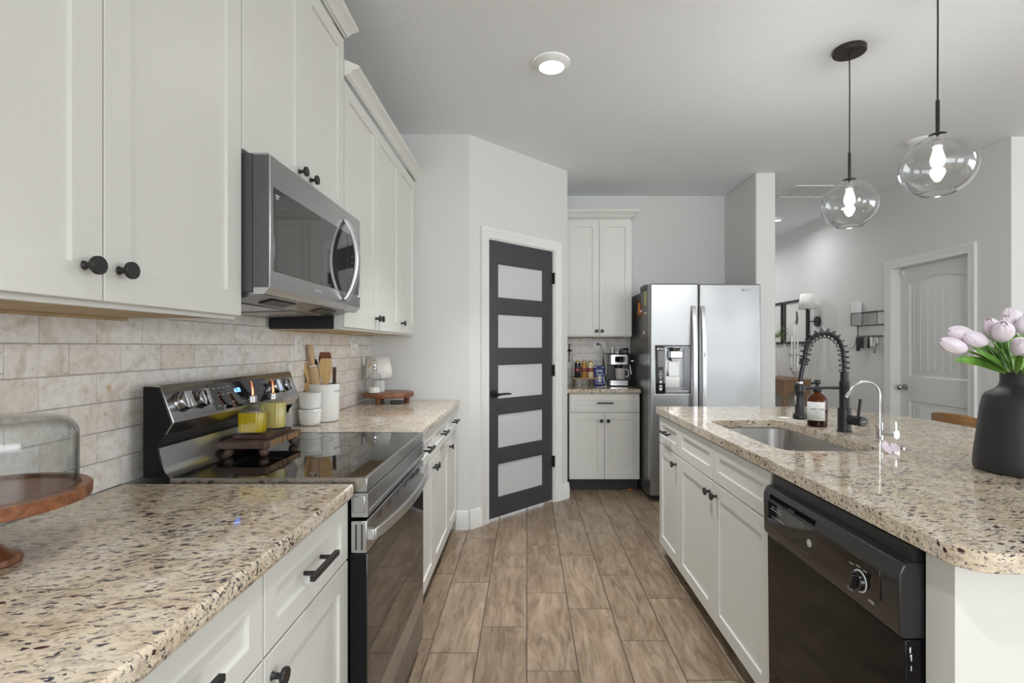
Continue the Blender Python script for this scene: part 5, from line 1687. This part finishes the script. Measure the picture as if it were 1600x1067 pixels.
for i, (bp, tp, Rr, lb) in enumerate(TUL):
    B, T = Vector(bp), Vector(tp)
    root = thing('tulip', lb, 'tulip', (VX, VY, NC), 0, 'pink tulips in the black vase')
    d = (T - B)
    L = max(d.length, 0.05)
    q = d.to_track_quat('Z', 'Y').to_matrix().to_4x4()
    mb = bloom_mesh(L * 1.02, Rr, 0.004 if 'opening' in lb or 'broad' in lb else 0.0)
    mb.bm.transform(Matrix.Translation(B) @ q)
    mb.build('bloom', M['petal'], root, solid=0.001, sub=1)
    a = 2 * pi * i / len(TUL)
    foot = Vector((0.03 * cos(a), 0.03 * sin(a), 0.05))
    nk = NECK + Vector((max(-0.03, min(0.03, B.x * 0.25)), 0.018 * sin(a), 0.0))
    c = [foot, foot.lerp(nk, 0.6), nk]
    mid = nk + (Vector((nk.x * 0.6, nk.y, nk.z + 0.05)) - nk) * 0.8
    for k in range(1, 9):
        t = k / 8
        c.append(nk * (1 - t) ** 2 + (mid * 0.5 + (B - d.normalized() * 0.035) * 0.5) * 2 * t * (1 - t) + (B + d.normalized() * 0.002) * t * t)
    sm = MB(); sm.tube(c, 0.0032, 8); sm.build('stem', M['stem'], root)
    ri = root
    LEAVES = {0: [((-0.0907, -0.0400, 0.3019), (-0.1735, -0.0700, 0.3398), (-0.2490, -0.0900, 0.3889), 0.011)],
              1: [((-0.0851, -0.0300, 0.3014), (-0.1917, -0.0700, 0.3289), (-0.2981, -0.1100, 0.3354), 0.016), ((-0.1000, -0.0500, 0.2986), (-0.1735, -0.0700, 0.3143), (-0.2549, -0.0800, 0.3473), 0.012)],
              2: [((-0.1057, -0.0600, 0.3028), (-0.1680, -0.0900, 0.3367), (-0.2342, -0.1100, 0.3585), 0.013), ((-0.0739, -0.0300, 0.3051), (-0.1189, -0.0300, 0.3670), (-0.2160, -0.0600, 0.3763), 0.012)],
              3: [((-0.0870, -0.0400, 0.3019), (-0.1148, -0.0500, 0.3578), (-0.1590, -0.0600, 0.4094), 0.0085)],
              4: [((-0.0947, -0.0600, 0.3028), (-0.1410, -0.0900, 0.3403), (-0.1610, -0.1000, 0.3673), 0.013), ((-0.0795, -0.0400, 0.2981), (-0.1076, -0.0300, 0.3464), (-0.1451, -0.0300, 0.3801), 0.015), ((-0.0741, -0.0500, 0.3024), (-0.0947, -0.0600, 0.3580), (-0.0926, -0.0500, 0.3985), 0.015)],
              5: [((-0.0437, -0.0100, 0.3004), (-0.0292, 0.0300, 0.3764), (-0.0383, 0.0500, 0.4160), 0.017)],
              6: [((-0.0533, -0.0300, 0.3014), (-0.0285, -0.0100, 0.3669), (-0.0058, 0.0300, 0.4154), 0.018), ((0.0079, 0.0200, 0.2989), (0.0760, 0.0700, 0.3665), (0.0960, 0.0700, 0.4165), 0.02)],
              7: [((-0.0289, -0.0300, 0.3014), (-0.0026, -0.0300, 0.3614), (0.0499, -0.0300, 0.3951), 0.018), ((-0.0151, 0.0000, 0.2999), (0.0332, 0.0300, 0.3764), (0.0447, 0.0500, 0.4318), 0.018), ((-0.0457, 0.0000, 0.2999), (-0.0449, 0.0300, 0.3472), (-0.0422, 0.0500, 0.3962), 0.016)],
              8: [((-0.0914, -0.0700, 0.2997), (-0.1348, -0.1100, 0.3479), (-0.1188, -0.1300, 0.3588), 0.016), ((-0.0713, -0.0700, 0.2978), (-0.0931, -0.1000, 0.3316), (-0.0638, -0.1100, 0.3550), 0.016)]}[i]
    for p0, p1, p2, wd in LEAVES:
        lm = leaf_mesh(p0, p1, p2, wd * 1.25, (0.15, -0.75, 0.55))
        lm.build('leaf', M['leaf'], root, solid=0.0009, sub=1)

# ------------------------------------------------------------------ stool beyond the island
st = thing('bar_stool', 'honey-coloured wooden stool with a curved back beyond the island', 'stool', (2.36, 2.86, 0))
b = MB(); b.prism(rrect(-0.18, 0.16, -0.20, 0.20, 0.06, 6), 'z', 0.60, 0.635); b.build('seat', M['stool'], st, bevel=0.006)
for sx in (-1, 1):
    for sy in (-1, 1):
        b = MB(); b.tube([(0.17 * sx - 0.01, 0.18 * sy, 0.0), (0.13 * sx - 0.01, 0.15 * sy, 0.5995)], [0.016, 0.019], 12); b.build('leg', M['stool'], st)
rl = []
for k in range(17):
    t = -1 + k / 8
    rl.append((-0.03 - 0.05 * (1 - t * t) + 0.1, 0.205 * t, 0.855 + 0.022 * (1 - t * t)))
b = MB(); b.sweep_rect(rl, 0.018, 0.075); b.build('back_rail', M['stool'], st, bevel=0.006)
for sy in (-1, 1):
    b = MB(); b.tube([(0.10, 0.17 * sy, 0.634), (0.055, 0.178 * sy, 0.83)], 0.011, 10); b.build('back_post', M['stool'], st)
b = MB(); b.tube([(-0.15, -0.165, 0.24), (-0.15, 0.165, 0.24)], 0.010, 10); b.build('footrest', M['stool'], st)


# ------------------------------------------------------------------ ceiling fittings
def ceiling_light(label, x, y, on=True, r=0.0965, power=7, spread=84):
    root = thing('ceiling_light', label, 'ceiling light', (x, y, HC))
    b = MB(); b.lathe([(r, -0.0002), (r, -0.005), (r * 0.94, -0.010), (r * 0.70, -0.026), (r * 0.675, -0.027), (r * 0.66, -0.024)], seg=48, cap0=False, cap1=False); b.build('trim_ring', M['whitep'], root)
    b = MB(); b.lathe([(0.001, -0.0245), (r * 0.665, -0.0245)], seg=40, cap0=False, cap1=False); b.build('lens', M['lampglow'] if on else M['whitep'], root)
    if on:
        d = bpy.data.lights.new('ceiling_lamp', 'AREA'); d.shape = 'DISK'; d.size = r * 1.2; d.energy = power; d.color = (0.97, 0.985, 1); d.spread = R(spread)
        o = bpy.data.objects.new('ceiling_lamp', d); o.location = (0, 0, -0.032); o.parent = root; COL.objects.link(o)
    return root


ceiling_light('round white ceiling light glowing above the aisle', 0.131, 2.694)
cf = ceiling_light('flat round white ceiling fixture, unlit, behind the nearer glass pendant', 2.86, 3.72, on=False); cf.name = 'ceiling_fixture'; cf['category'] = 'ceiling fixture'
ceiling_light('small ceiling downlight in the hall, half hidden by the wall end', 2.925, 5.97, r=0.05, power=3, spread=165)
ceiling_light('added unseen ceiling downlight deep in the hall, behind the wall end', 2.60, 7.15, r=0.05, power=6, spread=165)  # hidden lamp added to brighten the far hall
# unseen ceiling lights added behind the viewer for more light from above
ceiling_light('added unseen ceiling light behind the viewer over the aisle', 0.131, 0.2, power=5)
ceiling_light('added unseen ceiling light behind the viewer in the living area', 3.6, -0.6, power=12, spread=150)

cv = thing('ceiling_vent', 'white slatted air return grille in the hall ceiling', 'vent', (2.485, 4.737, HC))
b = MB(); b.plate([0, 0.018, 0.602, 0.62], [0, 0.018, 0.352, 0.37], [(1, 1)], 0.0, 0.010)
bmesh.ops.transform(b.bm, matrix=Matrix(((1, 0, 0, 0), (0, 0, 1, 0), (0, -1, 0, 0), (0, 0, 0, 1))), verts=b.bm.verts)
bmesh.ops.transform(b.bm, matrix=Matrix.Translation((0, 0, -0.0003)), verts=b.bm.verts)
for v in b.bm.verts:
    v.co.z = -0.0003 - abs(v.co.z + 0.0003)
b.build('vent_frame', M['trim'], cv)
b = MB()
for k in range(1, 4):
    b.box(k * 0.146 - 0.004, k * 0.146 + 0.004, 0.0185, 0.3515, -0.009, -0.0005)
b.build('vent_bars', M['trim'], cv)
b = MB(); b.box(0.0185, 0.6015, 0.0185, 0.3515, -0.003, -0.0004); b.build('filter_backing', pbr('vent_grey', (0.74, 0.74, 0.73), 0.7), cv)


def pendant(label, x, y, cord_top=HC):
    root = thing('pendant_light', label, 'pendant light', (x, y, HC), 0, 'glass globe pendants over the island')
    b = MB(); b.lathe([(0.072, -0.0002), (0.075, -0.003), (0.075, -0.022), (0.071, -0.026), (0.008, -0.027), (0.007, -0.045)], seg=40, cap0=False); b.build('canopy', pbr('bronze_black', (0.022, 0.014, 0.012), 0.4), root)
    zt = 2.128 - HC
    b = MB(); b.tube([(0, 0, -0.04), (0.001, 0, -0.2), (0, 0, zt + 0.130)], 0.0032, 8); b.build('cord', M['blackp'], root)
    b = MB(); b.lathe([(0.0055, zt + 0.132), (0.007, zt + 0.13), (0.007, zt), (0.009, zt - 0.001), (0.009, zt - 0.012)], seg=16); b.build('stem', M['black'], root)
    b = MB(); b.lathe([(0.03, zt - 0.008), (0.029, zt - 0.003), (0.008, zt + 0.002)], seg=28, cap0=False); b.build('globe_cap', M['black'], root)
    a_, b_ = 0.1285, 0.120
    prof = []
    for k in range(29):
        ang = R(78 - (78 + 63) * k / 28)
        prof.append((a_ * cos(ang), zt - 0.012 - b_ + b_ * sin(ang) + (1 - sin(R(78))) * b_))
    inn = [(r - 0.002, z) for r, z in prof]
    b = MB(); b.lathe(prof + inn[::-1], seg=64, cap0=False, cap1=False); gg = b.build('glass_globe', M['globe'], root)
    rr_, zr_ = prof[-1]
    b = MB(); b.tube([(rr_ * cos(2 * pi * k / 40), rr_ * sin(2 * pi * k / 40), zr_) for k in range(40)], 0.0016, 6, closed=True); b.build('polished_rim', M['glass'], gg)
    b = MB(); b.lathe([(0.019, zt - 0.012), (0.021, zt - 0.014), (0.021, zt - 0.05), (0.018, zt - 0.053)], seg=22); b.build('lamp_socket', M['nickel'], root)
    zb = zt - 0.053
    b = MB(); b.lathe([(0.012, zb), (0.014, zb - 0.012), (0.021, zb - 0.038), (0.024, zb - 0.052), (0.021, zb - 0.068), (0.012, zb - 0.078), (0.002, zb - 0.080)], seg=26, cap0=False); b.build('bulb', M['bulb'], root)


pendant('clear glass globe pendant, the farther of the two over the island', 1.618, 2.567)
pendant('clear glass globe pendant, the nearer and larger-looking of the two', 1.621, 2.02)

# ------------------------------------------------------------------ hall things
cn = thing('console_table', 'brown wooden console table against the hall wall', 'table', (XR - 0.17, 6.85, 0))
b = MB(); b.box(-0.165, 0.165, -0.64, 0.64, 0.855, 0.89); b.build('table_top', M['oak'], cn, bevel=0.003)
b = MB()
b.box(-0.16, -0.10, -0.635, -0.575, 0, 0.8545); b.box(0.10, 0.16, -0.635, -0.575, 0, 0.8545); b.box(-0.16, -0.10, 0.575, 0.635, 0, 0.8545); b.box(0.10, 0.16, 0.575, 0.635, 0, 0.8545)
b = MB()
for sx in (-1, 1):
    for sy in (-1, 1):
        l_ = MB(); l_.box(0.13 * sx - 0.03, 0.13 * sx + 0.03, 0.605 * sy - 0.03, 0.605 * sy + 0.03, 0, 0.8545); l_.build('leg', M['oak'], cn)
b.box(-0.16, 0.16, -0.574, 0.574, 0.70, 0.8545); b.build('apron', M['oak'], cn)
b = MB(); b.box(-0.0995, 0.0995, -0.632, -0.578, 0.74, 0.8545); b.build('end_rail', M['oak'], cn)


def frame(label, y0, y1):
    root = thing('picture_frame', label, 'picture', (XR, (y0 + y1) / 2, 1.60), WEST)
    h, q = (y1 - y0) / 2, 0.28
    b = MB(); b.plate([-h, -h + 0.028, h - 0.028, h], [-q, -q + 0.028, q - 0.028, q], [(1, 1)], -0.026, -0.001); b.build('frame', M['black'], root)
    b = MB(); b.box(-h + 0.02, h - 0.02, -0.010, -0.004, -q + 0.02, q - 0.02); pr = b.build('print', M['print'], root)
    b = MB(); b.prism([(-0.03, -0.02), (0.02, -0.04), (0.045, 0.02), (0.03, 0.12), (-0.02, 0.14), (-0.01, 0.05)], 'y', -0.0105, -0.0101); b.build('grey_motif', pbr('motif_grey', (0.10, 0.10, 0.10), 0.8), pr)


frame('black framed print right of the two on the hall wall, behind the sconce', 6.24, 6.82)
frame('black framed print left of the two, half hidden by the wall end', 6.88, 7.46)
sc = thing('wall_sconce', 'black wall sconce with a white drum shade in the hall', 'sconce', (XR, 6.06, 1.584), WEST)
b = MB(); b.cyl((0, -0.0005, 0), 0.062, -0.022, 'y', 32); b.build('back_plate', M['black'], sc, bevel=0.003)
b = MB(); b.tube([(0, -0.02, 0), (0, -0.135, 0)], 0.0065, 10); b.build('arm', M['black'], sc)
b = MB(); b.lathe([(0.0075, -0.27), (0.012, -0.262), (0.012, 0.14), (0.008, 0.155)], (0, -0.135, 0), 18); b.build('rod', M['black'], sc)
b = MB(); b.lathe([(0.092, 0.145), (0.068, 0.325)], (0, -0.135, 0), 36, cap0=False, cap1=False); b.build('lamp_shade', M['fabric'], sc, solid=0.002)
b = MB(); b.cyl((0, -0.135, 0.150), 0.018, 0.07, 'z', 16); b.build('lamp_holder', M['black'], sc)
ch = thing('candelabra', 'antique metal three-arm candle holder on a triangle base', 'candle holder', (3.31, 6.38, 0.8905))
b = MB(); b.tube([(-0.10, 0, 0.006), (-0.03, 0, 0.135), (0.035, 0, 0.006), (-0.10, 0, 0.006)], 0.006, 8); b.build('triangle_base', M['nickel'], ch)
b = MB()
b.tube([(-0.03, 0.0, 0.13), (-0.012, 0, 0.12), (-0.008, 0, 0.10), (0.0, 0, 0.08), (0.03, 0, 0.07), (0.058, 0, 0.09), (0.066, 0, 0.15), (0.068, 0, 0.29)], 0.0045, 8)
b.tube([(0.0, 0, 0.08), (-0.005, 0, 0.15), (-0.005, 0, 0.29)], 0.0045, 8)
b.tube([(0.03, 0, 0.07), (0.030, 0, 0.2), (0.030, 0, 0.385)], 0.0045, 8)
b.build('arms', M['nickel'], ch)
for x, z in ((-0.005, 0.29), (0.030, 0.385), (0.068, 0.29)):
    b = MB(); b.lathe([(0.006, z - 0.012), (0.015, z - 0.004), (0.015, z + 0.012), (0.011, z + 0.012)], (x, 0, 0), 16); b.build('candle_cup', M['nickel'], ch)
for x, z, L_, lb in ((-0.005, 0.29, 0.225, 'white taper candle, left one in the metal holder'), (0.030, 0.385, 0.27, 'white taper candle, the highest one in the metal holder'), (0.068, 0.29, 0.19, 'short white taper candle, right one in the metal holder')):
    b = MB(); b.lathe([(0.0105, 0), (0.0095, L_ - 0.01), (0.003, L_)], seg=14)
    tag(b.build('taper_candle', M['candle'], None, (3.31 + x, 6.38, 0.8905 + z + 0.0125)), lb, 'candle', 'taper candles in the hall')
pl = thing('potted_vine', 'trailing green plant in a slim pot on the hall console', 'plant', (3.235, 6.72, 0.8905))
b = MB(); b.lathe([(0.045, 0), (0.055, 0.01), (0.04, 0.30), (0.03, 0.47), (0.035, 0.50), (0.028, 0.50), (0.02, 0.44)], seg=28); b.build('pot', M['white'], pl)
rr = random.Random(12)
lf = MB(); stt = MB()
for k in range(11):
    a = rr.uniform(-0.9, 0.9) + (0 if k % 3 else pi)
    p0 = Vector((0, 0, 0.48)); p1 = Vector((0.06 * cos(a), 0.05 * sin(a), 0.60 + rr.uniform(-.05, .08))); p2 = Vector((0.16 * cos(a), 0.12 * sin(a), 0.52 + rr.uniform(-.1, .13)))
    pts = [p0 * (1 - t) ** 2 + p1 * 2 * t * (1 - t) + p2 * t * t for t in [i / 6 for i in range(7)]]
    stt.tube(pts, 0.002, 6)
    for q in pts[2:]:
        for s in (-1, 1):
            d = Vector((rr.uniform(-1, 1), rr.uniform(-1, 1), rr.uniform(-.6, .6))).normalized()
            s_ = d.cross(Vector((0, 0, 1))).normalized() * 0.013
            e = q + d * 0.045
            m_ = q + d * 0.022
            vsx = [lf.bm.verts.new(v) for v in (q, m_ + s_, e, m_ - s_)]
            lf.face(vsx)
lf.build('foliage', M['vine'], pl)['kind'] = 'stuff'
stt.build('stems', M['stem'], pl)
# key rack
kr = thing('key_rack', 'black wire mail basket with key hooks on the hall wall', 'rack', (XR, 5.13, 1.50), WEST)
b = MB()
W2 = 0.20
for y_, z_ in ((-0.004, 0.13), (-0.075, 0.13), (-0.004, 0.0), (-0.075, 0.0)):
    b.tube([(-W2, y_, z_), (W2, y_, z_)], 0.004, 6)
for x in (-W2, W2):
    b.tube([(x, -0.004, 0.13), (x, -0.075, 0.13), (x, -0.075, 0.0), (x, -0.004, 0.0)], 0.004, 6)
for k in range(1, 20):
    x = -W2 + k * W2 * 2 / 20
    b.tube([(x, -0.075, 0.13), (x, -0.075, 0.0)], 0.0016, 5)
b.build('wire_basket', M['blackp'], kr)
b = MB(); b.tube([(-W2, -0.004, 0.0), (-W2, -0.004, -0.11), (W2, -0.004, -0.11), (W2, -0.004, 0.0)], 0.0045, 6); b.build('hook_bar', M['blackp'], kr)
for k in range(5):
    x = -0.16 + k * 0.08
    b = MB(); b.tube([(x, -0.008, -0.10), (x, -0.02, -0.125), (x, -0.034, -0.12), (x, -0.034, -0.10)], 0.003, 6); b.build('hook', M['blackp'], kr)
tag(MB().box(-0.03, 0.03, -0.045, 0.045, 0, 0.24).build('mail_box', M['whitep'], None, (XR - 0.04, 5.30, 1.507), bevel=0.006), 'white packet standing in the far end of the wire basket', 'packet')


def key_bunch(label, loc, mats, seed):
    root = thing('key_bunch', label, 'keys', loc)
    r2 = random.Random(seed)
    b = MB(); b.loops([[(0, 0.016 * q * cos(2 * pi * k / 20), -0.012 + 0.016 * q * sin(2 * pi * k / 20)) for k in range(20)] for q in (1.0, 0.85)], True, False, False); b.build('key_ring', M['nickel'], root, solid=0.002)
    for mt, w_, h_, nm in mats:
        o_ = r2.uniform(-0.035, 0.035)
        b = MB(); b.box(-0.010 + r2.uniform(-.008, .008), 0.004, o_ - w_ / 2, o_ + w_ / 2, -0.03 - h_, -0.02); b.build(nm, mt, root, bevel=0.006)


key_bunch('black key fob and pouch hanging at the left of the rack', (XR - 0.036, 5.25, 1.40), [(M['blackp'], 0.07, 0.10, 'fob'), (M['blackp'], 0.05, 0.13, 'fob'), (M['blackp'], 0.045, 0.07, 'fob'), (M['nickel'], 0.015, 0.05, 'key')], 1)
key_bunch('yellow and white key tag hanging in the middle of the rack', (XR - 0.036, 5.09, 1.40), [(M['yellow'], 0.035, 0.07, 'tag'), (M['paper'], 0.03, 0.08, 'tag'), (M['blackp'], 0.035, 0.10, 'fob')], 2)
key_bunch('silver keys on a chain at the right of the rack', (XR - 0.036, 5.01, 1.40), [(M['nickel'], 0.02, 0.08, 'key'), (M['paper'], 0.03, 0.05, 'tag'), (M['nickel'], 0.016, 0.15, 'chain')], 3)
tag(MB().tube([(0, 0, 0), (-0.01, 0.01, -0.08), (-0.012, 0.05, -0.13), (-0.012, 0.09, -0.128), (-0.012, 0.17, -0.12)], 0.0025, 6).build('lanyard', M['dink'], None, (XR - 0.034, 5.30, 1.395)), 'thin dark lanyard trailing left from the key rack', 'lanyard')
